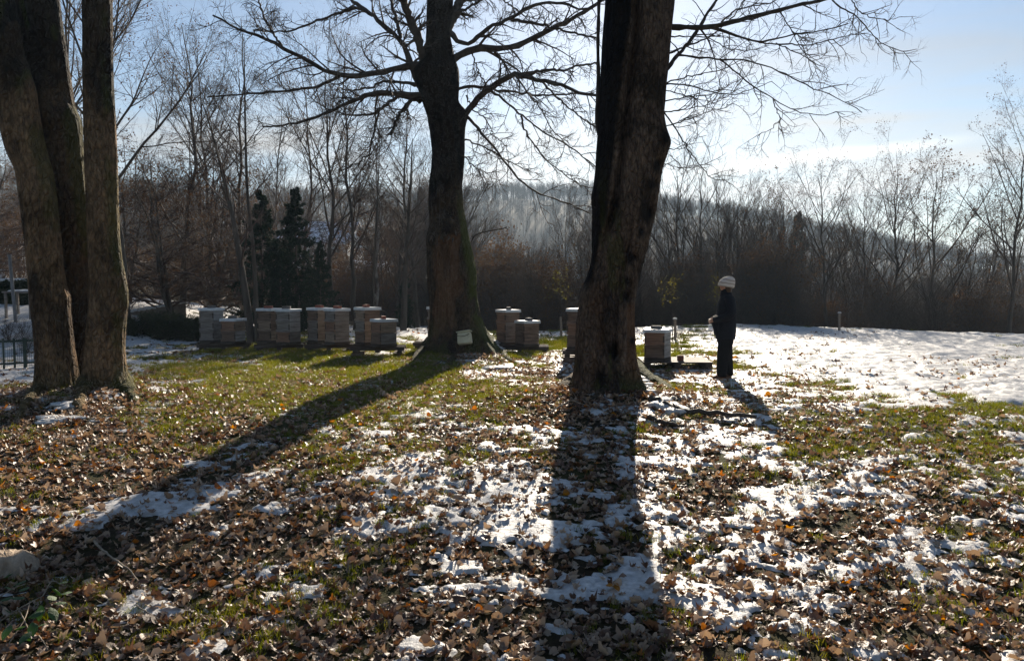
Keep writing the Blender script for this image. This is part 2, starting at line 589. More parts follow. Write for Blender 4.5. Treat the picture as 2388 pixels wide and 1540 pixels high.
def soil_material():
    m, n, l, out = material('soil')
    tc = N(n, 'ShaderNodeTexCoord')
    no = N(n, 'ShaderNodeTexNoise', inp={'Scale': 3.0, 'Detail': 9.0, 'Roughness': 0.65})
    l.new(tc.outputs['Object'], no.inputs['Vector'])
    nf = N(n, 'ShaderNodeTexNoise', inp={'Scale': 26.0, 'Detail': 6.0, 'Roughness': 0.7})
    l.new(tc.outputs['Object'], nf.inputs['Vector'])
    r1 = ramp(n, [(0.3, (0.020, 0.014, 0.008)), (0.7, (0.075, 0.052, 0.030))])
    l.new(nf.outputs['Fac'], r1.inputs[0])
    r2 = ramp(n, [(0.3, (0.030, 0.042, 0.009)), (0.5, (0.075, 0.090, 0.018)), (0.75, (0.12, 0.115, 0.035))])
    l.new(nf.outputs['Fac'], r2.inputs[0])
    at = N(n, 'ShaderNodeAttribute', attribute_name='turf')
    f = mathn(n, l, 'ADD', at.outputs['Fac'], mathn(n, l, 'MULTIPLY', mathn(n, l, 'SUBTRACT', no.outputs['Fac'], 0.5), 1.6), clamp=True)
    mx = N(n, 'ShaderNodeMix', data_type='RGBA')
    l.new(f, mx.inputs['Factor'])
    l.new(r1.outputs[0], mx.inputs[6])
    l.new(r2.outputs[0], mx.inputs[7])
    b = N(n, 'ShaderNodeBsdfPrincipled', inp={'Roughness': 0.95, 'Specular IOR Level': 0.1})
    l.new(mx.outputs[2], b.inputs['Base Color'])
    bm = N(n, 'ShaderNodeBump', inp={'Strength': 1.0, 'Distance': 0.05})
    l.new(nf.outputs['Fac'], bm.inputs['Height'])
    l.new(bm.outputs[0], b.inputs['Normal'])
    l.new(b.outputs[0], out.inputs['Surface'])
    return m


M['soil'] = soil_material()
M['grass'] = noise_mat('grass', [(0.0, (0.085, 0.105, 0.014)), (0.5, (0.14, 0.145, 0.024)), (1.0, (0.22, 0.18, 0.055))], 2, trans=0.45, rough=0.55, rand=True, spec=0.35)


def snow_material():
    m, n, l, out = material('snow')
    tc = N(n, 'ShaderNodeTexCoord')
    no = N(n, 'ShaderNodeTexNoise', inp={'Scale': 16.0, 'Detail': 7.0, 'Roughness': 0.65})
    l.new(tc.outputs['Object'], no.inputs['Vector'])
    no2 = N(n, 'ShaderNodeTexNoise', inp={'Scale': 120.0, 'Detail': 3.0})
    l.new(tc.outputs['Object'], no2.inputs['Vector'])
    r = ramp(n, [(0.32, (0.36, 0.35, 0.33)), (0.64, (0.70, 0.69, 0.68))])
    l.new(no.outputs['Fac'], r.inputs[0])
    b = N(n, 'ShaderNodeBsdfPrincipled', inp={'Roughness': 0.55, 'Specular IOR Level': 0.35, 'Subsurface Weight': 0.0})
    l.new(r.outputs[0], b.inputs['Base Color'])
    h = mathn(n, l, 'ADD', no.outputs['Fac'], mathn(n, l, 'MULTIPLY', no2.outputs['Fac'], 0.22))
    bm = N(n, 'ShaderNodeBump', inp={'Strength': 0.7, 'Distance': 0.025})
    l.new(h, bm.inputs['Height'])
    l.new(bm.outputs[0], b.inputs['Normal'])
    tr = N(n, 'ShaderNodeBsdfTranslucent')
    tr.inputs[0].default_value = (0.88, 0.88, 0.88, 1)
    mxs = N(n, 'ShaderNodeMixShader', inp={0: 0.10})
    l.new(b.outputs[0], mxs.inputs[1])
    l.new(tr.outputs[0], mxs.inputs[2])
    l.new(mxs.outputs[0], out.inputs['Surface'])
    return m


M['snow'] = snow_material()
LEAF_STOPS = {
    'tan': [(0.0, (0.20, 0.125, 0.075)), (0.5, (0.34, 0.235, 0.155)), (1.0, (0.52, 0.39, 0.28))],
    'brown': [(0.0, (0.055, 0.026, 0.014)), (0.5, (0.14, 0.072, 0.040)), (1.0, (0.27, 0.165, 0.10))],
    'orange': [(0.0, (0.28, 0.085, 0.018)), (0.5, (0.36, 0.13, 0.025)), (1.0, (0.42, 0.20, 0.03))],
}
for k_, s_ in LEAF_STOPS.items():
    M['leaf_' + k_] = noise_mat('leaf_' + k_, s_, 9, detail=3, rough=0.46, spec=0.45, trans=0.20 if k_ != 'orange' else 0.38, rand=True, bump=0.006, bscale=40)
M['leaf_dead'] = noise_mat('leaf_dead', [(0.0, (0.055, 0.036, 0.023)), (1.0, (0.13, 0.080, 0.045))], 2, trans=0.3, rand=False)
M['leaf_yellow'] = noise_mat('leaf_yellow', [(0.2, (0.07, 0.075, 0.025)), (0.8, (0.17, 0.13, 0.03))], 6, trans=0.3)
M['leaf_green'] = noise_mat('leaf_green', [(0.2, (0.030, 0.065, 0.018)), (0.8, (0.07, 0.13, 0.04))], 14, trans=0.2, rough=0.6, spec=0.3, bump=0.01, bscale=60)
M['needle'] = noise_mat('needle', [(0.3, (0.008, 0.018, 0.009)), (0.7, (0.022, 0.040, 0.018))], 3, trans=0.12)
M['hedge'] = noise_mat('hedge', [(0.3, (0.014, 0.022, 0.009)), (0.7, (0.05, 0.055, 0.022))], 5, trans=0.2)

# ------------------------------------------------------------------ ground sheet
ths = np.concatenate([np.linspace(-180, -56, 32)[:-1], np.linspace(-56, 56, 340), np.linspace(56, 180, 32)[1:]])
rs = np.concatenate([[0.01, 0.6, 1.2, 1.8], np.geomspace(2.3, 45, 260), np.geomspace(46.5, 720, 50)])
th_, r_ = np.meshgrid(np.radians(ths), rs)
gx, gy = r_ * np.sin(th_), r_ * np.cos(th_)
gz = H(gx, gy)
nr, ntk = gx.shape
ii = np.arange(nr * ntk).reshape(nr, ntk)
gF = np.stack([ii[:-1, :-1], ii[:-1, 1:], ii[1:, 1:], ii[1:, :-1]], -1).reshape(-1, 4)[:, ::-1]
ground = kind(mk('ground', np.stack([gx, gy, gz], -1).reshape(-1, 3), gF, M['soil']), 'structure')
_t = cover(gx, gy)[..., 1] * (np.hypot(gx, gy) < 60) + 0.3 * (np.hypot(gx, gy) >= 60)
_a = ground.data.attributes.new('turf', 'FLOAT', 'POINT')
_a.data.foreach_set('value', _t.astype(np.float32).ravel())

# snow lying on it
ths = np.radians(np.linspace(-54, 54, 520))
rs = np.geomspace(2.7, 46, 520)
th_, r_ = np.meshgrid(ths, rs)
sx, sy = r_ * np.sin(th_), r_ * np.cos(th_)
sh = snow_h(sx, sy)
sz = H(sx, sy) + sh
ii = np.arange(sx.size).reshape(sx.shape)
q = np.stack([ii[:-1, :-1], ii[:-1, 1:], ii[1:, 1:], ii[1:, :-1]], -1).reshape(-1, 4)[:, ::-1]
keep = (sh.ravel()[q].max(axis=1) > -0.004)
q = q[keep]
used = np.unique(q)
remap = np.zeros(sx.size, np.int64)
remap[used] = np.arange(len(used))
snow = mk('snow_cover', np.stack([sx, sy, sz], -1).reshape(-1, 3)[used], remap[q], M['snow'])
kind(snow, 'stuff', 'thin melting snow lying in patches on the lawn and across the field')


# ------------------------------------------------------------------ scatter (stuff only)
def scatter(name, pts, rot, scale, idx, protos, label, mat=None):
    hid = bpy.data.collections.new(name + '_kinds')
    for i, me in enumerate(protos):
        o = bpy.data.objects.new('%s_kind_%02d' % (name, i), me)
        hid.objects.link(o)
    me = bpy.data.meshes.new(name)
    me.vertices.add(len(pts))
    me.vertices.foreach_set('co', np.asarray(pts, np.float32).ravel())
    a = me.attributes.new('turn', 'FLOAT_VECTOR', 'POINT')
    a.data.foreach_set('vector', np.asarray(rot, np.float32).ravel())
    a = me.attributes.new('size', 'FLOAT', 'POINT')
    a.data.foreach_set('value', np.asarray(scale, np.float32))
    a = me.attributes.new('pick', 'INT', 'POINT')
    a.data.foreach_set('value', np.asarray(idx, np.int32))
    o = link(bpy.data.objects.new(name, me))
    ng = bpy.data.node_groups.new(name + '_scatter', 'GeometryNodeTree')
    ng.interface.new_socket('Geometry', in_out='INPUT', socket_type='NodeSocketGeometry')
    ng.interface.new_socket('Geometry', in_out='OUTPUT', socket_type='NodeSocketGeometry')
    n, l = ng.nodes, ng.links
    gi, go = n.new('NodeGroupInput'), n.new('NodeGroupOutput')
    iop = n.new('GeometryNodeInstanceOnPoints')
    ci = n.new('GeometryNodeCollectionInfo')
    ci.inputs['Collection'].default_value = hid
    ci.inputs['Separate Children'].default_value = True
    ci.inputs['Reset Children'].default_value = True

    def attr(nm, dt):
        k = n.new('GeometryNodeInputNamedAttribute')
        k.data_type = dt
        k.inputs['Name'].default_value = nm
        return k.outputs['Attribute']
    e2r = n.new('FunctionNodeEulerToRotation')
    l.new(attr('turn', 'FLOAT_VECTOR'), e2r.inputs[0])
    l.new(gi.outputs[0], iop.inputs['Points'])
    l.new(ci.outputs[0], iop.inputs['Instance'])
    iop.inputs['Pick Instance'].default_value = True
    l.new(attr('pick', 'INT'), iop.inputs['Instance Index'])
    l.new(e2r.outputs[0], iop.inputs['Rotation'])
    l.new(attr('size', 'FLOAT'), iop.inputs['Scale'])
    l.new(iop.outputs[0], go.inputs[0])
    md = o.modifiers.new('scatter', 'NODES')
    md.node_group = ng
    return kind(o, 'stuff', label)


# ------------------------------------------------------------------ branch generator
rs_ = np.random.RandomState(5)


def interp_path(Pp, Rp, idx, t):
    K = Pp.shape[1]
    f = t * (K - 1)
    i0 = np.minimum(f.astype(int), K - 2)
    w = (f - i0)[:, None]
    p = Pp[idx, i0] * (1 - w) + Pp[idx, i0 + 1] * w
    tg = nrm(Pp[idx, i0 + 1] - Pp[idx, i0])
    r = Rp[idx, i0] * (1 - w[:, 0]) + Rp[idx, i0 + 1] * w[:, 0]
    return p, tg, r


def level(Pp, Rp, n, t0, t1, lf, ang, up, wob, K, rr, rng, taper=0.3, tl=0.6, minlen=0.0, even=False, flat=0.0, lenmul=None, rmin=0.002, curl=0.0):
    Nn = len(Pp)
    idx = np.repeat(np.arange(Nn), n)
    m = len(idx)
    if even:
        t = np.tile((np.arange(n) + 0.5) / n, Nn) + rng.uniform(-.5, .5, m) / n
        t = t0 + (t1 - t0) * np.clip(t, 0, 1)
    else:
        t = rng.uniform(t0, t1, m)
    p, tg, r = interp_path(Pp, Rp, idx, np.clip(t, 0, 0.999))
    plen = np.linalg.norm(np.diff(Pp, axis=1), axis=2).sum(axis=1)[idx]
    rv = rng.normal(size=(m, 3))
    rv[:, 2] *= (1 - flat)
    perp = nrm(np.cross(tg, nrm(rv)))
    a = np.radians(ang) * rng.uniform(0.75, 1.25, m)
    d = nrm(tg * np.cos(a)[:, None] + perp * np.sin(a)[:, None])
    L = np.maximum(plen * lf * (1 - tl * (t - t0) / max(t1 - t0, 1e-6)) * rng.uniform(0.6, 1.25, m), minlen)
    if lenmul is not None:
        L = L * lenmul(t)
    step = (L / (K - 1))[:, None]
    pts = [p]
    cur = d
    cv = rng.normal(size=(m, 3)) * curl
    for k in range(1, K):
        cur = nrm(cur + np.array((0, 0, up)) / (K - 1) + cv / (K - 1) + rng.normal(size=(m, 3)) * wob)
        pts.append(pts[-1] + cur * step)
    Pt = np.stack(pts, axis=1)
    r0 = np.minimum(np.maximum(r * rr, rmin), r)
    Rd = r0[:, None] * np.linspace(1, taper, K)[None, :]
    return Pt, Rd


def small_leaves(Pt, n, size, rng, spread=0.06):
    """n loose leaf quads near the ends of the given twigs"""
    ends = Pt[rng.randint(0, len(Pt), n), -rng.randint(1, 3, n)]
    c = ends + rng.normal(size=(n, 3)) * spread
    a = nrm(rng.normal(size=(n, 3)))
    b = nrm(np.cross(a, rng.normal(size=(n, 3))))
    s = size * rng.uniform(0.6, 1.3, n)[:, None]
    fold = nrm(np.cross(a, b)) * s * 0.25
    V = np.stack([c - a * s, c + b * s * 0.55 + fold, c + a * s, c - b * s * 0.55 + fold], axis=1).reshape(-1, 3)
    return V, np.arange(4 * n).reshape(n, 4)


def trunk_path(hh, lean, wob, K, rng):
    z = np.linspace(-0.4, hh, K)
    x = lean[0] * (np.maximum(z, 0) / hh) ** 1.3 * hh + np.cumsum(rng.normal(size=K)) * wob
    y = lean[1] * (np.maximum(z, 0) / hh) ** 1.3 * hh + np.cumsum(rng.normal(size=K)) * wob
    return np.stack([x - x[0], y - y[0], z], 1)


def tree_meshes(tag_, seed, hh=9.0, r0=0.11, style='fan', lean=(0, 0), leaves=0, mats=('trunk_far', 'twig'), dens=1.0, stems=1, leafmat='leaf_dead'):
    rng = np.random.RandomState(seed)
    paths, rads = [], []
    for s in range(stems):
        ln = (lean[0] + (rng.normal() * 0.10 if stems > 1 else 0), lean[1] + (rng.normal() * 0.1 if stems > 1 else 0))
        paths.append(trunk_path(hh * rng.uniform(0.85, 1.0) if stems > 1 else hh, ln, hh * 0.007, 16, rng))
        rads.append(r0 * (1 - np.linspace(0, 1, 16) ** 0.85 * 0.9) + 0.5 * r0 * np.exp(-np.linspace(0, 1, 16) * 18))
    Pt, Rt = np.array(paths), np.array(rads)
    tv = [tubes(Pt[i:i + 1], Rt[i:i + 1], 8) for i in range(stems)]
    if style == 'fan':       # several limbs sweeping upward into a broom-like crown
        l1 = level(Pt, Rt, int(11 * dens), 0.22, 0.95, 0.55, 38, 0.55, 0.07, 9, 0.62, rng, even=True, tl=0.45)
        l2 = level(*l1, 7, 0.15, 1.0, 0.50, 33, 0.35, 0.09, 7, 0.6, rng, tl=0.5)
        l3 = level(*l2, 5, 0.15, 1.0, 0.52, 35, 0.25, 0.12, 5, 0.65, rng, tl=0.5, rmin=0.008)
        l4 = level(*l3, 4, 0.2, 1.0, 0.6, 38, 0.2, 0.14, 4, 0.8, rng, minlen=0.18, rmin=0.006, taper=0.5)
    elif style == 'big':     # tall, rising limbs, dense fine spray
        l1 = level(Pt, Rt, 16, 0.28, 0.92, 0.62, 36, 0.45, 0.06, 10, 0.6, rng, even=True, tl=0.45)
        l2 = level(*l1, 9, 0.15, 1.0, 0.45, 36, 0.25, 0.09, 7, 0.55, rng, tl=0.4)
        l3 = level(*l2, 6, 0.1, 1.0, 0.5, 38, 0.05, 0.12, 5, 0.6, rng, tl=0.4, rmin=0.007)
        l4 = level(*l3, 4, 0.1, 1.0, 0.6, 40, -0.1, 0.14, 4, 0.8, rng, minlen=0.2, rmin=0.005, taper=0.5)
    elif style == 'birch':   # light upright limbs, long drooping twigs
        l1 = level(Pt, Rt, int(20 * dens), 0.25, 0.97, 0.30, 42, 0.25, 0.06, 8, 0.5, rng, even=True, tl=0.55)
        l2 = level(*l1, 6, 0.15, 1.0, 0.55, 38, -0.15, 0.10, 6, 0.55, rng, tl=0.4)
        l3 = level(*l2, 5, 0.15, 1.0, 0.65, 40, -0.8, 0.10, 6, 0.6, rng, tl=0.3, rmin=0.0075)
        l4 = level(*l3, 6, 0.1, 1.0, 0.6, 32, -1.2, 0.10, 4, 0.8, rng, minlen=0.25, rmin=0.0055, taper=0.5)
    elif style == 'arch':    # wide arching, drooping thicket tree
        l1 = level(Pt, Rt, int(18 * dens), 0.10, 0.97, 0.62, 62, -0.25, 0.07, 9, 0.55, rng, even=True, tl=0.55)
        l2 = level(*l1, 7, 0.15, 1.0, 0.45, 38, -0.45, 0.10, 6, 0.55, rng, tl=0.4)
        l3 = level(*l2, 5, 0.1, 1.0, 0.6, 36, -0.6, 0.12, 5, 0.6, rng, tl=0.3, rmin=0.008)
        l4 = level(*l3, 4, 0.1, 1.0, 0.6, 36, -0.4, 0.14, 4, 0.8, rng, minlen=0.2, rmin=0.006, taper=0.5)
    else:                    # 'bush': many stems from the ground
        l1 = level(Pt, Rt, int(8 * dens), 0.05, 0.9, 0.6, 35, 0.3, 0.10, 7, 0.7, rng, even=True, tl=0.5)
        l2 = level(*l1, 6, 0.1, 1.0, 0.55, 38, 0.1, 0.14, 6, 0.6, rng, tl=0.4)
        l3 = level(*l2, 5, 0.1, 1.0, 0.6, 40, 0.0, 0.15, 5, 0.6, rng, tl=0.3, rmin=0.004)
        l4 = level(*l3, 3, 0.1, 1.0, 0.6, 40, -0.1, 0.15, 3, 0.7, rng, minlen=0.15, rmin=0.0035)
    crown = joinVF([tubes(*l1, 5), tubes(*l2, 4), tubes(*l3, 3), tubes(*l4, 3)])
    tm = [meshdata(tag_ + '_trunk', a_, b_, M[mats[0]]) for a_, b_ in tv]
    cm = meshdata(tag_ + '_crown', crown[0], crown[1], M[mats[1]])
    lm = None
    if leaves:
        lv = small_leaves(l4[0], leaves, 0.045, rng)
        lm = meshdata(tag_ + '_leaves', lv[0], lv[1], M[leafmat], smooth=False)
    return tm, cm, lm, hh


def put_tree(name, kit, loc, height, rz, label, group=None, cat='tree', sx=1.0, tilt=(0, 0)):
    tm, cm, lm, hh = kit
    t = empty(name, loc, rz)
    t.rotation_euler = (tilt[0], tilt[1], rz)
    s = height / hh
    t.scale = (s * sx, s * sx, s)
    tag(t, label, cat, group)
    for k in tm:
        link(bpy.data.objects.new('trunk', k), t)
    link(bpy.data.objects.new('crown', cm), t)
    if lm:
        link(bpy.data.objects.new('withered_leaves', lm), t)
    return t


# ------------------------------------------------------------------ far hill
HU = [-900, -200, 0, 300, 600, 900, 1100, 1200, 1380, 1550, 1700, 1900, 2100, 2300, 2500, 3200]
HVV = [380, 400, 420, 440, 470, 463, 455, 447, 452, 480, 497, 530, 575, 612, 630, 640]
HILL_R = 360.0


def hillz(b, r):
    u = CU + FP * np.tan(np.clip(b, -1.0, 1.0))
    v = np.interp(u, HU, HVV) + 26
    zc = CAMZ + HILL_R * np.cos(b) * (HV - v) / FP
    s = smooth01((r - 120) / (HILL_R - 120)) ** 0.8
    z0 = -15.0
    z = z0 + (zc - z0) * s
    z = z - np.maximum(r - HILL_R - 15, 0) * 0.08
    return z + (fbm(b * 40, r * 0.03, seed=41) - 0.5) * 5 * s


bb, rr2 = np.meshgrid(np.radians(np.linspace(-62, 62, 160)), np.linspace(120, 700, 90))
hv = np.stack([rr2 * np.sin(bb), rr2 * np.cos(bb), hillz(bb, rr2)], -1)
ii = np.arange(bb.size).reshape(bb.shape)
hF = np.stack([ii[:-1, :-1], ii[:-1, 1:], ii[1:, 1:], ii[1:, :-1]], -1).reshape(-1, 4)[:, ::-1]
M['hill'] = noise_mat('hill', [(0.40, (0.028, 0.028, 0.022)), (0.70, (0.045, 0.043, 0.034))], 0.045, detail=8, rough=0.95)
kind(mk('hill', hv.reshape(-1, 3), hF, M['hill']), 'structure')


def far_tree(seed, clear=0.45, hh=14.0):
    rng = np.random.RandomState(seed)
    Pt = trunk_path(hh, (rng.normal() * 0.03, 0), 0.05, 10, rng)[None]
    Rt = (0.17 * (1 - np.linspace(0, 1, 10) * 0.85))[None]
    l1 = level(Pt, Rt, 16, clear, 0.97, 0.34, 42, 0.5, 0.08, 6, 0.5, rng, even=True, tl=0.5)
    l2 = level(*l1, 7, 0.1, 1, 0.5, 36, 0.3, 0.1, 4, 0.6, rng, rmin=0.022)
    l3 = level(*l2, 5, 0.1, 1, 0.6, 36, 0.2, 0.1, 3, 0.7, rng, rmin=0.015)
    V, F = joinVF([tubes(Pt, Rt, 5), tubes(*l1, 3), tubes(*l2, 3), tubes(*l3, 3)])
    return meshdata('far_tree', V, F, M['twig_far'])


rng = np.random.RandomState(31)
far = [far_tree(100 + i, c) for i, c in enumerate((0.5, 0.42, 0.35, 0.55))]
nb = 9000
b = np.radians(rng.uniform(-46, 46, nb))
r = np.where(rng.rand(nb) < 0.45, rng.uniform(HILL_R - 45, HILL_R + 25, nb), np.sqrt(rng.uniform(150 ** 2, HILL_R ** 2, nb)))
pts = np.stack([r * np.sin(b), r * np.cos(b), hillz(b, r) - 0.3], 1)
rot = np.zeros((nb, 3))
rot[:, 2] = rng.uniform(0, 6.28, nb)
scatter('hill_wood', pts, rot, rng.uniform(0.34, 0.62, nb), rng.randint(0, 4, nb), far, 'bare winter wood covering the far hazy hillside')

# ------------------------------------------------------------------ kinds of middle-distance trees
KIT = {}
KIT['fan_a'] = tree_meshes('fan_a', 11, 9.0, 0.12, 'fan', dens=1.5)
KIT['fan_b'] = tree_meshes('fan_b', 12, 9.0, 0.10, 'fan', lean=(0.08, 0.02), stems=2)
KIT['fan_c'] = tree_meshes('fan_c', 13, 8.0, 0.09, 'fan', lean=(-0.10, 0), dens=1.4)
KIT['fan_leaf'] = tree_meshes('fan_leaf', 14, 8.0, 0.10, 'fan', leaves=1100, dens=1.5)
KIT['big'] = tree_meshes('big', 19, 13.0, 0.15, 'big', leaves=1500, mats=('trunk_far', 'twig'))
KIT['birch_a'] = tree_meshes('birch_a', 21, 14.0, 0.13, 'birch', mats=('trunk_far', 'twig_red'))
KIT['birch_b'] = tree_meshes('birch_b', 22, 14.0, 0.12, 'birch', lean=(0.06, 0), mats=('birch', 'twig_red'))
KIT['arch_leaf'] = tree_meshes('arch_leaf', 31, 7.0, 0.10, 'arch', leaves=5200, mats=('trunk_far', 'twig_red'), stems=3)
KIT['bush'] = tree_meshes('bush', 41, 3.0, 0.025, 'bush', stems=9, leaves=500, mats=('twig', 'twig'))
KIT['bush_b'] = tree_meshes('bush_b', 42, 3.4, 0.03, 'bush', stems=7, leaves=0, mats=('twig', 'twig'))
KIT['bush_leaf'] = tree_meshes('bush_leaf', 43, 3.0, 0.025, 'bush', stems=8, leaves=3000, mats=('twig', 'twig_red'))


def joined(kit):
    """one mesh of a kit for scattering in the wood behind"""
    out, n, mats = [], 0, []
    Vs, Fs, mi = [], [], []
    for k, me in enumerate(kit[0] + [m_ for m_ in kit[1:3] if m_]):
        co = np.empty(len(me.vertices) * 3, np.float32)
        me.vertices.foreach_get('co', co)
        li = np.empty(len(me.loops), np.int32)
        me.loops.foreach_get('vertex_index', li)
        Vs.append(co.reshape(-1, 3))
        Fs.append(li.reshape(-1, 4) + n)
        mi.append(np.full(len(Fs[-1]), k))
        n += len(Vs[-1])
        mats.append(me.materials[0])
    me = meshdata('wood_kind', np.concatenate(Vs), np.concatenate(Fs), mats)
    me.polygons.foreach_set('material_index', np.concatenate(mi).astype(np.int32))
    return me


woodkinds = [joined(KIT[k]) for k in ('fan_a', 'fan_b', 'fan_c', 'fan_leaf', 'bush', 'bush_b', 'bush_leaf')]
rng = np.random.RandomState(77)
wp, wr_, ws, wi = [], [], [], []


def wood(n, b0, b1, y0, y1, kinds, s0, s1, gap=2.5):
    k = 0
    while k < n:
        y = math.sqrt(rng.uniform(y0 * y0, y1 * y1))
        x = y * math.tan(R(rng.uniform(b0, b1)))
        ye = np.interp(x, EDGE_X, EDGE_Y)
        k += 1
        if y < ye + gap:
            continue
        uc = CU + FP * x / y
        low = 0.55 if (1080 < uc < 1420 and kinds[0] < 4) else 1.0
        wp.append((x, y, H1(x, y) - 0.1))
        wr_.append((rng.normal() * 0.05, rng.normal() * 0.05, rng.uniform(0, 6.28)))
        ws.append(rng.uniform(s0, s1) * low)
        wi.append(kinds[rng.randint(len(kinds))])


wood(230, -6, 40, 33, 55, (0, 1, 2, 0, 2), 0.55, 1.0, 4)
wood(240, -6, 40, 50, 115, (0, 1, 2, 3, 0), 0.9, 1.4, 12)
wood(130, -40, -5, 44, 110, (0, 1, 3, 6), 0.8, 1.15, 16)
wood(420, -5, 42, 27, 62, (4, 5, 6, 4, 5), 0.7, 1.35, 2.2)
wood(60, -42, -6, 33, 60, (4, 5, 6), 0.7, 1.3, 8.0)
scatter('woodland', wp, wr_, ws, wi, woodkinds, 'tangled bare wood and undergrowth filling the slope behind the lawn')


def T(name, kit, u, Y, vtop, label, rz=None, group=None, sx=1.0, cat='tree', tilt=(0, 0)):
    x = (u - CU) / FP * Y
    z = H1(x, Y) - 0.1
    top = CAMZ + (HV - vtop) / FP * Y
    return put_tree(name, KIT[kit], (x, Y, z), top - z, rnd.uniform(0, 6.28) if rz is None else rz, label, group, cat, sx, tilt)


GR = 'trees along the far edge of the snow field'
T('bare_tree', 'fan_a', 1597, 36, 402, 'tall bare tree with broom crown just right of the split-barked trunk', 0.4, GR)
T('bare_tree', 'fan_c', 1674, 34, 434, 'slim bare tree rising straight behind the person in the hat', 1.4, GR, 0.8)
T('bare_tree', 'fan_b', 1745, 36, 432, 'twin-stemmed bare tree first to the right of the person', 2.2, GR)
T('bare_tree', 'fan_leaf', 1815, 35, 474, 'low bare tree with clinging leaves just left of the small dark fir', 3.0, GR)
T('bare_tree', 'big', 1930, 32, 410, 'double-trunked broad bare tree just right of the small dark fir', 0.2, GR, 1.15)
T('bare_tree', 'fan_c', 2008, 32, 442, 'thin bare tree leaning left beyond the bare stake in the snow', 4.4, GR, 0.8)
T('bare_tree', 'big', 2077, 31, 404, 'tall round-crowned bare tree in the middle of the right tree line', 5.0, GR, 1.15)
T('bare_tree', 'fan_leaf', 2172, 31, 418, 'bare tree dotted with withered leaves, second large one from right edge', 1.1, GR, 1.1)
T('bare_tree', 'fan_c', 2262, 29, 505, 'short leaning bare tree between the two largest trees at right edge', 2.0, GR, 0.8)
T('bare_tree', 'big', 2352, 27, 300, 'tallest bare tree, at the right edge of the field', 2.9, GR, 1.0)
T('bare_tree', 'fan_a', 1316, 32, 480, 'slender bare tree behind the hives between middle and right trunks', 2.5, GR, 0.55)
T('bare_tree', 'fan_b', 1232, 34, 560, 'low bare tree behind the two-hive stand right of the middle trunk', 0.9, GR, 0.7)
T('bare_tree', 'fan_leaf', 1148, 38, 552, 'rusty-leaved tree low behind the mossy edge of the middle trunk', 0.9, GR, 0.9)

GL = 'bare trees behind the row of hives'
T('birch_tree', 'birch_a', 567, 29, 60, 'tall slim birch rising above the first pair of hives', 0.5, GL)
T('birch_tree', 'birch_b', 478, 31, 130, 'pale birch leaning left above the reddish thicket', 3.4, GL)
T('birch_tree', 'birch_a', 700, 33, 150, 'birch behind the dark firs, tip at the middle limb', 2.0, GL)
T('birch_tree', 'birch_a', 829, 27, 90, 'straight birch trunk behind the last pair of hives in the row', 4.0, GL)
T('birch_tree', 'birch_b', 884, 28, 200, 'slim pale birch just left of the ivy-clad trunk', 1.0, GL, 0.8)
T('birch_tree', 'birch_a', 972, 30, 180, 'birch half hidden by the left edge of the middle trunk', 5.2, GL)
T('bare_tree', 'big', 778, 28, 150, 'wide forking bare tree above the third pair of hives', 0.0, GL, 1.0)
T('bare_tree', 'fan_b', 930, 32, 330, 'twin bare tree close behind the last hives, near the middle trunk', 0.8, GL, 0.9)
T('bare_tree', 'big', 287, 21, -160, 'large bare tree with rising limbs right behind the left tree cluster', 1.9, GL, 1.0)
T('bare_tree', 'big', 150, 24, -90, 'bare tree seen between the left cluster stems', 3.9, GL, 1.0)
T('birch_tree', 'birch_a', 425, 27, 70, 'dark birch with hanging twigs left of the leaning tree', 1.7, GL, 1.2)
T('birch_tree', 'birch_b', 640, 30, 230, 'short pale birch between the two tall dark firs', 0.2, GL, 1.0)
T('bare_tree', 'big', 500, 34, 120, 'wide bare tree behind the tall slim birch', 0.9, GL, 0.9)
T('thicket_tree', 'arch_leaf', 395, 25, 370, 'arching reddish thicket tree right of the left tree cluster', 0.3, 'arching reddish thicket trees', 1.1)
T('thicket_tree', 'arch_leaf', 490, 27, 400, 'arching reddish thicket tree above the leftmost pair of hives', 2.3, 'arching reddish thicket trees', 1.1)
T('thicket_tree', 'arch_leaf', 300, 28, 340, 'drooping dark thicket tree farthest left behind the cluster stems', 4.3, 'arching reddish thicket trees', 1.1)
T('thicket_tree', 'arch_leaf', -20, 30, 330, 'dark drooping tree at the left edge above the white house', 1.3, 'arching reddish thicket trees', 1.1)
T('thicket_tree', 'arch_leaf', 905, 35, 470, 'brownish thicket tree behind the last hives and shed', 5.3, 'arching reddish thicket trees', 0.9)


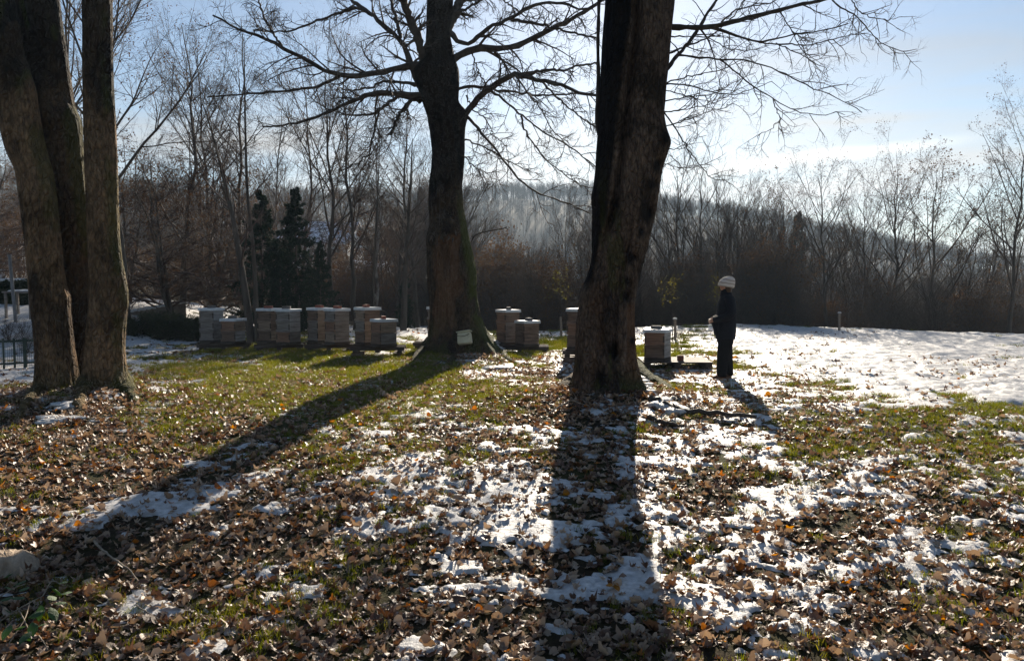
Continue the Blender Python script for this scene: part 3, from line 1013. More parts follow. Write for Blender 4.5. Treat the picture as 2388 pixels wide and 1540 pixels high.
# leaning tree beside the second pair of hives, two stems that reach over the first pair
def stem_tree(name, paths, widths, Y, label, mats, seed, group=None, n2=10, K=22, lf=0.30, up=0.1):
    base = P(paths[0][0][0], paths[0][0][1], Y)
    base[2] = H1(base[0], base[1])
    t = empty(name, base)
    tag(t, label, 'tree', group)
    rng = np.random.RandomState(seed)
    A, B = [], []
    for p, (w0, w1) in zip(paths, widths):
        q = np.array([P(u, v, Y) for u, v in p])
        q[0, 2] = min(q[0, 2], base[2] - 0.2)
        q = resample(q, K) - base
        q[:, 1] += np.linspace(0, rng.normal() * 0.5, K)
        A.append(q)
        B.append(np.linspace(w0, w1, K) * 0.5 * Y / FP)
        V, F = tubes(q[None], B[-1][None], 10)
        mk('trunk', V, F, M[mats[0]], t)
    A, B = np.array(A), np.array(B)
    l1 = level(A, B, n2, 0.3, 1.0, lf, 45, up, 0.08, 8, 0.45, rng, even=True, tl=0.3)
    l2 = level(*l1, 6, 0.15, 1, 0.5, 38, -0.1, 0.1, 6, 0.55, rng)
    l3 = level(*l2, 5, 0.1, 1, 0.6, 38, -0.4, 0.12, 5, 0.6, rng, rmin=0.004)
    l4 = level(*l3, 3, 0.1, 1, 0.6, 38, -0.4, 0.12, 3, 0.7, rng, minlen=0.15, rmin=0.0035)
    V, F = joinVF([tubes(*l1, 5), tubes(*l2, 4), tubes(*l3, 3), tubes(*l4, 3)])
    mk('crown', V, F, M[mats[1]], t)
    return t


stem_tree('leaning_tree', [[(588, 806), (570, 700), (545, 580), (528, 500), (505, 420), (487, 360), (470, 300), (440, 220)],
                           [(600, 800), (596, 700), (588, 560), (575, 480), (569, 360), (566, 240), (562, 80)]],
          [(21, 2.5), (13, 1.5)], 20.5, 'leaning two-stemmed tree growing between the first and second pairs of hives', ('trunk_far', 'twig_red'), 3)
for (u, v0, v1, w, s, lab) in ((940, 800, 480, 17, 5, 'ivy-clad leaning trunk behind the last hives of the row'),
                               (868, 795, 470, 9, 6, 'thin dark trunk between the last hives and the shed')):
    stem_tree('bare_tree', [[(u, v0), (u + 4, (v0 + v1) / 2), (u + 14, v1), (u + 20, v1 - 160)]], [(w, w * 0.1)], 26, lab, ('trunk_far', 'twig'), s, GL, n2=22, lf=0.22)


# ------------------------------------------------------------------ conifers
def conifer_meshes(seed, hh=7.0, wid=0.30):
    rng = np.random.RandomState(seed)
    Pt = trunk_path(hh, (0, 0), 0.006, 12, rng)[None]
    Rt = (0.10 * (1 - np.linspace(0, 1, 12) * 0.95))[None]
    l1 = level(Pt, Rt, 130, 0.04, 0.985, wid, 80, -0.25, 0.03, 7, 0.3, rng, even=True, tl=0.95)
    l2 = level(*l1, 9, 0.15, 1.0, 0.42, 48, -0.35, 0.08, 4, 0.6, rng, flat=0.6, rmin=0.004)
    # needles: small blades all along the sprays
    n = 60000
    idx = rng.randint(0, len(l2[0]), n)
    p, tg, r = interp_path(*l2, idx, rng.uniform(0, 0.99, n))
    a = nrm(nrm(rng.normal(size=(n, 3))) * 0.9 + tg * 0.7 + np.array((0, 0, -0.25)))
    s = rng.uniform(0.06, 0.13, n)[:, None]
    b = nrm(np.cross(a, rng.normal(size=(n, 3)))) * s * 0.16
    V = np.stack([p - b, p + b, p + a * s + b * 0.3, p + a * s - b * 0.3], 1).reshape(-1, 3)
    nd = meshdata('needles', V, np.arange(4 * n).reshape(n, 4), M['needle'], smooth=False)
    cr = joinVF([tubes(*l1, 4), tubes(*l2, 3)])
    return meshdata('trunk', *tubes(Pt, Rt, 8), M['trunk_far']), meshdata('branches', cr[0], cr[1], M['twig']), nd, hh


CK = [conifer_meshes(61), conifer_meshes(62, wid=0.24)]


def conifer(u, Y, vtop, k, label, sx=1.0, z=None):
    x = (u - CU) / FP * Y
    z = H1(x, Y) - 0.1 if z is None else z
    top = CAMZ + (HV - vtop) / FP * Y
    tm, bm_, nd, hh = CK[k]
    t = empty('spruce_tree', (x, Y, z), rnd.uniform(0, 6))
    s = (top - z) / hh
    t.scale = (s * sx, s * sx, s)
    tag(t, label, 'tree', 'dark spruces')
    link(bpy.data.objects.new('trunk', tm), t)
    link(bpy.data.objects.new('branches', bm_), t)
    link(bpy.data.objects.new('needles', nd), t)


conifer(612, 25.5, 443, 0, 'dark spruce behind the second pair of hives', 1.1)
conifer(692, 26, 437, 1, 'dark narrow spruce in front of the snowy roof', 1.25)
conifer(748, 25, 560, 0, 'low dark spruce behind the third pair of hives', 0.9)
conifer(655, 24.8, 590, 1, 'lowest dark spruce, between the two tall ones', 1.1)
conifer(1857, 58, 492, 0, 'small pointed fir poking up in the right tree line', 0.6)
conifer(945, 29, 600, 1, 'dark ivy-green evergreen just left of the middle trunk', 0.6)


# ------------------------------------------------------------------ the three big trees
def outline_trunk(name, ol, Y, base, parent, mat, seed, na=84, nz=260, flare=0.5, flare_h=0.35, lobes=5, flute=0.05, rough=0.045, grooves=(), bumps=(), wood=None, mossf=None, zfoot=None, stain_shade_f=None):
    ol = sorted(ol)[::-1]                        # from the foot up
    v = np.array([o[0] for o in ol], float)
    zc = np.array([P(0, o[0], Y)[2] for o in ol])
    xl = np.array([P(o[1], o[0], Y)[0] for o in ol])
    xr = np.array([P(o[2], o[0], Y)[0] for o in ol])
    zf = (H1(base[0], base[1]) if zfoot is None else zfoot) - 0.25
    z = np.linspace(zf, zc[-1], nz)
    cxx = np.interp(z, zc, (xl + xr) / 2)
    rad = np.interp(z, zc, (xr - xl) / 2)
    k = 7
    ker = np.ones(k) / k
    pad = lambda a: np.convolve(np.pad(a, k // 2, mode='edge'), ker, 'valid')
    cxx, rad = pad(cxx), pad(rad)
    th = np.arange(na) * 2 * math.pi / na
    ZZ, TT = np.meshgrid(z, th, indexing='ij')
    C, S = np.cos(TT), np.sin(TT)
    rr_ = rad[:, None] * np.ones_like(TT)
    o = seed * 3.7
    zh = (ZZ - (zf + 0.25))
    fl = (vnoise(C * 1.6 + o, S * 1.6 + o, ZZ * 0.35) - 0.5) * 2 * flute
    fl += (fbm(C * 3.5 + o, S * 3.5 + o, ZZ * 0.9, seed=2, octv=3) - 0.5) * 2 * rough
    fl += (fbm(C * 11 + o, S * 11 + o, ZZ * 2.6, seed=9, octv=3) - 0.5) * rough * 1.1
    rdg = 1 - np.abs(2 * fbm(C * 9 + o, S * 9 + o, ZZ * 1.1, seed=19, octv=3, gain=0.6) - 1)
    fl += (rdg - 0.75) * rough * 1.0
    # root flare in lobes
    lob = 0.5 + 0.5 * np.cos(TT * lobes + o + 1.1 * np.sin(TT + o))
    fl += flare * np.exp(-np.maximum(zh, -0.1) / flare_h) * (0.25 + 0.75 * lob ** 1.5)
    RR = rr_ * (1 + fl)
    X = cxx[:, None] + RR * C
    Yv = Y + RR * S * 0.95
    front = np.clip(-S, 0, 1)
    if wood is not None:                         # where the bark is gone the wood lies deeper
        w0_ = wood(*proj(X, Yv, ZZ), S, X, ZZ)
        Yv = Yv + w0_ * 0.085 * front
    for g in grooves:                            # (list of (v,u), width m, depth m)
        gz_ = np.array([P(0, a, Y)[2] for a, _ in g[0]])[::-1]
        gu = np.array([P(b_, a, Y)[0] for a, b_ in g[0]])[::-1]
        gxx = np.interp(ZZ, gz_, gu)
        inr = smooth01((ZZ - gz_[0]) / 0.5) * smooth01((gz_[-1] + 0.3 - ZZ) / 0.3)
        d = np.exp(-((X - gxx) / g[1]) ** 2) * front ** 0.5 * inr * (S < 0)
        Yv = Yv + d * g[2]
    for (bu, bv, bs, bh) in bumps:               # knots: raised rim, hollow middle when bh<0
        c = P(bu, bv, Y)
        d2 = ((X - c[0]) / bs) ** 2 + ((ZZ - c[2]) / (bs * 1.25)) ** 2
        Yv = Yv - np.exp(-d2) * bh * (S < 0.2) * np.clip(0.2 - S, 0, 1)
        X = X + np.exp(-d2) * np.sign(X - cxx[:, None]) * abs(bh) * np.abs(C) * 0.7 * (bh > 0)
    V = np.stack([X - base[0], Yv - base[1], ZZ - base[2]], -1).reshape(-1, 3)
    ii = np.arange(nz * na).reshape(nz, na)
    nx = np.roll(ii, -1, 1)
    F = np.stack([ii[:-1], nx[:-1], nx[1:], ii[1:]], -1).reshape(-1, 4)
    ob = mk(name, V, F, M[mat], parent)
    uu, vv_ = proj(X, Yv, ZZ)
    w = np.zeros_like(X)
    if wood is not None:
        w = wood(uu, vv_, S, X, ZZ)
    ms = mossf(uu, vv_, S, C, zh, X) if mossf else np.zeros_like(X)
    stn = stain_shade_f(uu, vv_, S, X, ZZ) if stain_shade_f else np.zeros_like(X)
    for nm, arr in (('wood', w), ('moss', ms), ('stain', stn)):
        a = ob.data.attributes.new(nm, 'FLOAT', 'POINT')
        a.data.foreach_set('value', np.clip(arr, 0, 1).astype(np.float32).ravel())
    return ob, np.stack([cxx - base[0], np.full(nz, Y - base[1]), z - base[2]], 1), rad


def limb(parent, base, pts, Y, dY, w0, w1, mat='branch', name='limb', K=26, S=9, wob=0.0, seed=0):
    n = len(pts)
    q = np.array([P(u, v, Y + dY * (i / (n - 1)) ** 1.2) for i, (u, v) in enumerate(pts)])
    q = resample(q, K) - base
    rng = np.random.RandomState(seed + 991)
    if wob:
        q[1:-1] += rng.normal(size=(K - 2, 3)) * wob
    rd = (w0 + (w1 - w0) * np.linspace(0, 1, K) ** 0.7) * 0.5 * Y / FP
    rd = rd * (1 + 0.10 * rng.normal(size=K))
    rd[0] *= 1.25
    V, F = tubes(q[None], rd[None], S)
    mk(name, V, F, M[mat], parent)
    return q, rd


def twigs(parent, limbs, seed, n=(8, 4, 3), lf=(0.26, 0.5, 0.55), up=(0.1, 0.1, 0.35), name='crown', t0=0.12, curl=0.5, rmin=(0.009, 0.007, 0.0055), mat='twig'):
    rng = np.random.RandomState(seed)
    A = np.array([q for q, r in limbs])
    B = np.array([r for q, r in limbs])
    l1 = level(A, B, n[0], t0, 1.0, lf[0], 48, up[0], 0.10, 8, 0.42, rng, even=True, tl=0.25, rmin=rmin[0], curl=curl, minlen=0.4)
    l2 = level(*l1, n[1], 0.12, 1.0, lf[1], 45, up[1], 0.12, 6, 0.6, rng, tl=0.3, rmin=rmin[1], curl=curl, minlen=0.25)
    l3 = level(*l2, n[2], 0.15, 1.0, lf[2], 45, up[2], 0.14, 5, 0.7, rng, tl=0.3, rmin=rmin[2], curl=curl, minlen=0.12)
    V, F = joinVF([tubes(*l1, 5), tubes(*l2, 4), tubes(*l3, 3)])
    return mk(name, V, F, M[mat], parent)


def root(parent, base, pts, r0, r1, mat, moss=0.0, S=14, K=40, lift=0.3, snow=None):
    """a surface root running over the ground from the foot, half sunk"""
    q = []
    for i, (u, v) in enumerate(pts):
        g = G(u, v)
        t = i / (len(pts) - 1)
        q.append((g[0], g[1], H1(g[0], g[1]) + 0.6 * lift * (1 - t) ** 2.5 - 0.045 * t - 0.01))
    q = resample(np.array(q), K) - base
    sd = int(abs(pts[0][0]) * 7 + pts[0][1])
    rg = np.random.RandomState(sd)
    q[3:] += np.cumsum(rg.normal(size=(K - 3, 3)) * (0.007, 0.007, 0.004), axis=0)
    rd = (r0 * 0.8 * (1 - np.linspace(0, 1, K)) ** 0.8 + r1 * 0.8)
    V, F = tubes(q[None], rd[None], S)
    n = fbm(V[:, 0] * 9 + sd, V[:, 1] * 9, V[:, 2] * 9, seed=13, octv=3) - 0.5
    C = np.repeat(q, S, axis=0)
    V = C + (V - C) * (1 + n[:, None] * 0.9)
    o = mk('root', V, F, M[mat], parent)
    a = o.data.attributes.new('moss', 'FLOAT', 'POINT')
    up = ((V - C)[:, 2] > 0)
    a.data.foreach_set('value', (moss * (0.35 + 0.65 * up)).astype(np.float32))
    if snow:
        i0, i1 = int(snow[0] * K), int(snow[1] * K)
        sv, sf = [], []
        for i in range(i0, i1, 2):
            c = q[i] + base + (rg.normal() * 0.02, -rd[i] * 0.3 + rg.normal() * 0.02, rd[i] * 0.75)
            bv, bf = ball(c, (rd[i] * rg.uniform(0.5, 1.0) + 0.02, rd[i] * rg.uniform(0.5, 0.9) + 0.015, rg.uniform(0.012, 0.028)), 10, 7, 0.7, i)
            n0 = len(sv)
            sv += bv
            sf += [tuple(k_ + n0 for k_ in f) for f in bf]
        kind(mk('snow_patch', sv, sf, M['snow']), 'stuff', snow[2])
    return o


def ball(c, r, n=10, m=7, noise=0.0, seed=0):
    V, F = [], []
    for i in range(m):
        a = math.pi * (i / (m - 1)) - math.pi / 2
        for j in range(n):
            t = 2 * math.pi * j / n
            k = 1 + noise * (float(fbm(np.array([math.cos(t) * 2 + seed]), np.array([math.sin(t) * 2 + a * 2]), seed=8)[0]) - 0.5) * 2
            V.append((c[0] + r[0] * k * max(math.cos(a), 0.02) * math.cos(t), c[1] + r[1] * k * max(math.cos(a), 0.02) * math.sin(t), c[2] + r[2] * k * math.sin(a)))
    for i in range(m - 1):
        for j in range(n):
            F.append((i * n + j, i * n + (j + 1) % n, (i + 1) * n + (j + 1) % n, (i + 1) * n + j))
    return V, F


# --- left cluster of stems
YL = 10.9
bL = np.array((TL[0], YL, H1(TL[0], YL)))
tL = empty('multi_stem_tree', bL)
tag(tL, 'large tree of three thick brown stems at the left edge', 'tree')


def moss_left(u, v, S, C, zh, X):
    n = fbm(X * 4, zh * 1.5, seed=51)
    return smooth01((C - 0.45) / 0.4) * smooth01((n - 0.47) / 0.12) * 0.55 + np.exp(-np.maximum(zh, 0) / 0.12) * 0.35


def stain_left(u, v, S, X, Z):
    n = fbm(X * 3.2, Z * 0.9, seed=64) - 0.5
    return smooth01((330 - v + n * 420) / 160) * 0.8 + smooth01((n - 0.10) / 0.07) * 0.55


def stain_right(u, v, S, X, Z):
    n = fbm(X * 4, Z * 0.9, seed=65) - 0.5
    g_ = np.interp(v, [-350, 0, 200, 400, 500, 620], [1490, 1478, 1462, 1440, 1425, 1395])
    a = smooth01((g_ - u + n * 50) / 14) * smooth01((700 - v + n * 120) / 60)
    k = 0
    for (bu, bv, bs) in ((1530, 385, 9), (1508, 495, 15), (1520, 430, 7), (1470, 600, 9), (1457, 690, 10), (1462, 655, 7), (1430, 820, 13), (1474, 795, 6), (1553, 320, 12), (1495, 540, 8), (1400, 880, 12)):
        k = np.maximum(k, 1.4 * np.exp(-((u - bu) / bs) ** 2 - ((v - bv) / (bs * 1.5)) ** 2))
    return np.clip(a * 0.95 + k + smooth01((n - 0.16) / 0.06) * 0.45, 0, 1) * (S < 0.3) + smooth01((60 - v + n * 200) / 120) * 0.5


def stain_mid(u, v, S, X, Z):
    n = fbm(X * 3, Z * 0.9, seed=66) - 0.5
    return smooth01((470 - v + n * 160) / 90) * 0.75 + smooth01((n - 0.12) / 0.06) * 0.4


st1 = outline_trunk('stem', [(965, 72, 190), (930, 88, 176), (850, 88, 172), (800, 86, 167), (760, 82, 164), (700, 75, 158), (640, 70, 146), (560, 63, 138), (450, 48, 126), (400, 41, 118), (355, 20, 103), (276, -2, 87), (197, -14, 75), (118, -40, 48), (0, -62, 28), (-150, -105, -20), (-300, -150, -70)],
                    YL - 0.1, bL, tL, 'bark_left', 1, flare=0.22, mossf=moss_left, stain_shade_f=stain_left, bumps=((160, 690, 0.10, 0.04),))
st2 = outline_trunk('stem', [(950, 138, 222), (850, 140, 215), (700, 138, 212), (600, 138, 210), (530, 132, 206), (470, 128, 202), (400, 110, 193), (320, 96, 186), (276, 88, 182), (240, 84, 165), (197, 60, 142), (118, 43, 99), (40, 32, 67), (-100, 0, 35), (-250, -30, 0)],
                    YL + 0.38, bL, tL, 'bark_left', 2, flare=0.3, mossf=moss_left, stain_shade_f=lambda *a: stain_left(*a) * 0.5 + 0.6, bumps=((172, 650, 0.11, 0.05), (172, 655, 0.05, -0.07)))  # even darkening paints the deep shade between the stems into its bark
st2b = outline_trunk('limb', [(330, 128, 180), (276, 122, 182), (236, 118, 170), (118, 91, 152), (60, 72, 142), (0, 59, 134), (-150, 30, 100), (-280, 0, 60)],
                     YL + 0.42, bL, tL, 'bark_left', 3, flare=0.0, mossf=moss_left, stain_shade_f=lambda *a: stain_left(*a) * 0.5 + 0.6, zfoot=P(0, 330, YL)[2] + 0.25)  # same painted shade carried on up this limb's bark
st3 = outline_trunk('stem', [(960, 190, 308), (914, 206, 294), (865, 201, 287), (815, 203, 285), (765, 206, 288), (700, 213, 296), (665, 213, 293), (600, 210, 281), (560, 208, 277), (470, 205, 273), (355, 201, 270), (276, 199, 266), (158, 196, 261), (0, 195, 260), (-150, 190, 250), (-300, 180, 232)],
                    YL, bL, tL, 'bark_left', 4, flare=0.22, mossf=moss_left, stain_shade_f=stain_left)
root(tL, bL, [(110, 915), (80, 945), (45, 985), (10, 1005)], 0.11, 0.02, 'bark_left', 0.4, lift=0.2)
root(tL, bL, [(285, 915), (310, 940), (335, 950)], 0.14, 0.04, 'bark_left', 0.9, lift=0.15)
root(tL, bL, [(200, 925), (210, 960), (190, 985)], 0.12, 0.03, 'bark_left', 0.4, lift=0.12)
limbsL = []
for (pth, rd) in ((st1[1], st1[2]), (st3[1], st3[2]), (st2b[1], st2b[2])):
    A, B = pth[None, ::10], rd[None, ::10]
    l1 = level(A, B, 5, 0.86, 0.99, 0.33, 55, 0.5, 0.06, 26, 0.28, np.random.RandomState(len(limbsL)))
    for q_, r_q in zip(*l1):
        limbsL.append((q_, r_q))
        V, F = tubes(q_[None], r_q[None], 7)
        mk('limb', V, F, M['branch'], tL)
twigs(tL, limbsL, 8, n=(6, 4, 3))

# --- middle tree
YM = 16.5
bM = np.array((TM[0], YM, H1(TM[0], YM)))
tM = empty('old_tree', bM)
tag(tM, 'old mossy tree with a stripped brown trunk and spreading limbs, in the middle', 'tree')


def wood_mid(u, v, S, X, Z):
    n = fbm(X * 6, Z * 2, seed=61) - 0.5
    return smooth01((u - 1011 + n * 26) / 7) * smooth01((1078 - (v - 540) * 0.02 - u + n * 34) / 7) * smooth01((v - 543 + n * 26) / 9) * smooth01((795 - v + n * 90) / 30) * (S < -0.1)


def moss_mid(u, v, S, C, zh, X):
    n = fbm(X * 5, zh * 2, seed=52)
    edge = smooth01((C - 0.55) / 0.3) * smooth01((3.6 - zh) / 1.0)
    low = smooth01((0.9 - zh) / 0.7) * smooth01((n - 0.44) / 0.15) * 0.5
    return np.maximum(edge * smooth01((n - 0.28) / 0.2), low)


ml = [(845, 1000, 1172), (818, 1003, 1160), (796, 1005, 1143), (767, 1005, 1130), (739, 1005, 1120), (700, 1003, 1112), (682, 1001, 1110), (655, 998, 1112), (625, 997, 1110), (590, 997, 1102), (569, 997, 1097), (540, 1000, 1090), (516, 1005, 1086), (477, 1001, 1079), (430, 1002, 1077), (397, 1006, 1082), (358, 1008, 1084), (298, 1002, 1086), (270, 998, 1087), (238, 986, 1068), (199, 975, 1071), (165, 974, 1070), (135, 992, 1060), (80, 995, 1049), (40, 996, 1054), (0, 998, 1056), (-120, 1000, 1050), (-350, 1006, 1040)]
mt = outline_trunk('trunk', ml, YM, bM, tM, 'bark_mid', 5, flare=0.22, wood=wood_mid, mossf=moss_mid, stain_shade_f=stain_mid, rough=0.06, nz=420, na=130, lobes=6,
                   bumps=((1045, 545, 0.22, 0.10), (1010, 560, 0.12, 0.08), (1085, 262, 0.15, 0.1), (980, 165, 0.15, 0.08), (1040, 785, 0.2, 0.06)))


def z7(*p):
    return [(531.5 + .3975 * x, .3975 * y) for x, y in p]


LM = [
    (z7((1150, 380), (1100, 385), (1000, 400), (860, 435), (740, 445), (640, 445), (520, 385), (420, 330), (330, 285), (200, 215), (100, 180), (0, 150), (-90, 90)), -1.6, 18, 4),
    (z7((650, 445), (560, 500), (430, 525), (250, 540), (0, 560), (-120, 570)), 0.6, 8, 3),
    (z7((1130, 500), (1100, 450), (1060, 340), (1020, 240), (940, 170), (850, 90), (740, 10), (640, -60)), 1.2, 16, 8),
    (z7((1010, 220), (985, 110), (955, 0), (930, -90)), 0.5, 9, 6),
    (z7((1160, 370), (1140, 300), (1120, 240), (1070, 130), (1040, 30), (1000, -70)), -0.8, 23, 14),
    (z7((1150, 560), (1100, 550), (1040, 550), (870, 540), (740, 590), (620, 640), (520, 690), (400, 720), (320, 745), (200, 740)), -2.2, 14, 3),
    (z7((1130, 590), (1000, 560), (920, 620), (860, 670), (740, 680), (640, 660)), 1.2, 12, 3),
    (z7((1120, 495), (1000, 480), (900, 475), (860, 510), (740, 530), (640, 520)), 1.8, 9, 3),
    (z7((1090, 570), (1010, 660), (980, 720), (950, 790)), -0.6, 10, 5),
    (z7((890, 640), (850, 800), (830, 900), (760, 960), (660, 1000)), -0.5, 6, 2.5),
    (z7((1290, 370), (1330, 345), (1380, 310), (1440, 280), (1530, 285), (1600, 295), (1700, 270), (1800, 215), (1920, 160), (2020, 110), (2110, 60), (2190, 10), (2260, -40)), 0.8, 19, 8),
    (z7((1300, 190), (1340, 235), (1390, 270), (1440, 240), (1460, 220), (1530, 160), (1620, 125), (1720, 75), (1820, 15), (1980, 20), (2050, 60), (2140, 50)), -0.9, 12, 5),
    (z7((1660, 115), (1780, 130), (1900, 160), (2050, 200), (2180, 225)), -0.4, 8, 4),
    (z7((1370, 690), (1400, 660), (1440, 600), (1520, 530), (1600, 470), (1680, 430), (1760, 450), (1880, 480), (1980, 500), (2060, 550), (2170, 560)), -1.2, 18, 6),
    (z7((1750, 445), (1830, 415), (1950, 415), (2060, 385), (2170, 370)), -0.5, 8, 4),
    (z7((1340, 530), (1370, 515), (1430, 505), (1540, 520), (1700, 540), (1800, 560), (1930, 560), (2150, 545)), 1.6, 8, 3.5),
    (z7((1540, 530), (1640, 600), (1720, 670), (1830, 760), (1950, 830), (2060, 900), (2160, 980)), -0.6, 6, 2.5),
    (z7((1370, 670), (1400, 680), (1450, 710), (1470, 780), (1540, 830), (1580, 890), (1640, 960), (1680, 1040), (1770, 1100), (1850, 1140), (2000, 1190), (2120, 1250)), -1.5, 8, 2.5),
    (z7((1370, 815), (1395, 820), (1480, 850), (1580, 900), (1660, 950), (1780, 1010)), 0.6, 5, 2),
    (z7((1370, 910), (1400, 930), (1450, 980), (1540, 1030)), -0.4, 4, 1.5),
    (z7((1820, 460), (1930, 570), (2010, 640), (2090, 700), (2170, 760)), 0.4, 6, 2.5),
    (z7((1720, 680), (1740, 760), (1800, 850), (1860, 930), (1960, 1010), (2060, 1080), (2140, 1100)), -0.5, 5, 2),
    (z7((1580, 310), (1640, 420), (1660, 500)), 0.4, 3.5, 1.5),
    (z7((1430, 310), (1480, 440), (1520, 500)), 0.4, 4, 2),
    (z7((1330, 80), (1420, 40), (1490, 0), (1560, -40)), 0.6, 7, 4),
    (z7((1590, -10), (1690, 50), (1730, 90), (1800, 110)), 0.6, 5, 2.5),
    (z7((1270, 190), (1300, 130), (1340, 60), (1375, -20), (1420, -140)), 0.3, 27, 18),
    (z7((1400, 560), (1430, 640), (1520, 700), (1560, 800), (1640, 860)), -1.0, 4, 1.6),
    (z7((1690, 440), (1750, 540), (1840, 640), (1900, 760), (2000, 860)), 0.8, 5, 1.8),
    (z7((330, 285), (290, 240), (220, 120), (180, 0), (150, -60)), -0.4, 6, 4),
    (z7((850, 90), (760, 40), (640, 80), (500, 130), (390, 185), (280, 190), (150, 180)), -0.8, 8, 3),
]
limbsM = []
for i, (pts, dY, w0, w1) in enumerate(LM):
    limbsM.append(limb(tM, bM, pts, YM, dY, w0, w1, seed=i, wob=0.012))
twigs(tM, limbsM[:10] + limbsM[29:], 14, n=(16, 6, 3), up=(0.1, 0.0, 0.25), name='twigs')
twigs(tM, limbsM[10:29], 15, n=(13, 5, 3), up=(-0.25, -0.1, 0.45), lf=(0.27, 0.5, 0.5), name='twigs')
# loose stems and a dead side shoot on the trunk
shoot = limb(tM, bM, [(1098, 566), (1106, 549), (1125, 541), (1150, 537), (1176, 532), (1182, 529)], YM - 0.35, -0.4, 3.2, 2.2, name='side_shoot', S=6)
limb(tM, bM, [(1178, 531), (1184, 534), (1188, 531)], YM - 0.75, -0.05, 2.0, 1.2, name='side_shoot', K=6, S=5)
for pts in ([(1005, 470), (1008, 500), (1018, 540), (1022, 580), (1010, 620), (1000, 650)], [(1024, 440), (1026, 500), (1020, 560), (1012, 600)], [(1012, 508), (1030, 506), (1056, 512), (1075, 530)], [(1004, 570), (1020, 568), (1030, 572)]):
    limb(tM, bM, pts, YM - 0.62, 0.05, 1.5, 0.9, name='creeper_stem', S=5, K=14)
# torn bark slivers around the top of the stripped wood
M['sliver'] = noise_mat('sliver', [(0.3, (0.05, 0.036, 0.024)), (0.7, (0.16, 0.13, 0.10))], 14, stretch=(1, 1, 0.3))
for j in range(11):
    u = 1004 + rnd.uniform(0, 84)
    v = 533 + rnd.uniform(-12, 22) + abs(u - 1048) * 0.14
    c = P(u, v, YM - 0.60 + abs(u - 1048) * 0.004) - bM
    a = rnd.uniform(-0.7, 0.7)
    ln, wd = rnd.uniform(0.07, 0.18), rnd.uniform(0.018, 0.045)
    pts = np.array([[c[0] - math.sin(a) * ln * t, c[1] - 0.07 * t * t - 0.02, c[2] - math.cos(a) * ln * t] for t in np.linspace(0, 1, 5)])
    side = np.array((math.cos(a), 0.15, -math.sin(a))) * wd * 0.5
    V = np.concatenate([[p - side * k, p + side * k, p + (0, 0.012, 0)] for p, k in zip(pts, (0.9, 1.0, 0.8, 0.5, 0.1))])
    F = []
    for i in range(4):
        for q_ in ((0, 1), (1, 2), (2, 0)):
            F.append((3 * i + q_[0], 3 * i + q_[1], 3 * i + 3 + q_[1], 3 * i + 3 + q_[0]))
    mk('bark_sliver', V, F, M['sliver'], tM)
root(tM, bM, [(1130, 800), (1155, 828), (1185, 846), (1205, 852)], 0.20, 0.04, 'bark_mid', 1.0, snow=(0.05, 0.75, 'strip of snow lying over the mossy root of the middle trunk'))
root(tM, bM, [(1010, 815), (985, 838), (955, 852)], 0.18, 0.05, 'bark_mid', 0.5)
root(tM, bM, [(1060, 825), (1050, 850), (1035, 862)], 0.16, 0.05, 'bark_mid', 0.3, lift=0.2)

# --- right tree
YR = 10.6
bR = np.array((TR[0], YR, H1(TR[0], YR)))
tR = empty('split_bark_tree', bR)
tag(tR, 'thick leaning tree with dark knots and split bark, right of centre', 'tree')


def wood_right(u, v, S, X, Z):
    n = fbm(X * 5, Z * 1.2, seed=63) - 0.5
    return smooth01((u - 1452 + n * 60) / 14) * smooth01((v - 690 + n * 150) / 30) * smooth01((900 - v) / 20) * (S < 0) * 0.75 + smooth01((n - 0.08) / 0.1) * smooth01((v - 640) / 40) * 0.35


def moss_right(u, v, S, C, zh, X):
    n = fbm(X * 5, zh * 1.3, seed=55)
    return smooth01((n - 0.56) / 0.08) * smooth01((3.2 - zh) / 1.2) * 0.45 * (u < 1470) + np.exp(-np.maximum(zh - 0.05, 0) / 0.12) * 0.6 * (C > 0.2)


rl = [(935, 1330, 1505), (900, 1346, 1492), (870, 1348, 1486), (830, 1346, 1480), (790, 1344, 1478), (750, 1345, 1478), (720, 1349, 1479), (700, 1353, 1480), (670, 1364, 1485), (650, 1369, 1490), (620, 1377, 1498), (600, 1380, 1504), (560, 1382, 1515), (500, 1383, 1530), (450, 1384, 1537), (400, 1389, 1544), (365, 1391, 1553), (335, 1393, 1558), (310, 1395, 1553), (270, 1397, 1548), (200, 1401, 1553), (100, 1405, 1562), (0, 1410, 1571), (-120, 1414, 1578), (-240, 1420, 1580), (-350, 1426, 1575)]
rt = outline_trunk('trunk', rl, YR, bR, tR, 'bark_right', 6, flare=0.30, wood=wood_right, mossf=moss_right, stain_shade_f=stain_right, rough=0.045, nz=420, na=140, lobes=7, flute=0.05,
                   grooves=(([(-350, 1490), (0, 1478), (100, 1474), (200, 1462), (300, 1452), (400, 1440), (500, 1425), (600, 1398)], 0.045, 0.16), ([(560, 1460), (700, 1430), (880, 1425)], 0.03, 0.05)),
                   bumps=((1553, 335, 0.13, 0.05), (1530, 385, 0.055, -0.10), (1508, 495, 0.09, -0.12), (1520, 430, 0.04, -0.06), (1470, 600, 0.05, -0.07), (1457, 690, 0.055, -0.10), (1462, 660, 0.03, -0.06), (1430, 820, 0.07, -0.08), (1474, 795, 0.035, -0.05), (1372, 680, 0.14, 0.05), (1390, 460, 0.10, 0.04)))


def zr(*p):
    return [(1461.7 + .3945 * x, .3945 * y) for x, y in p]


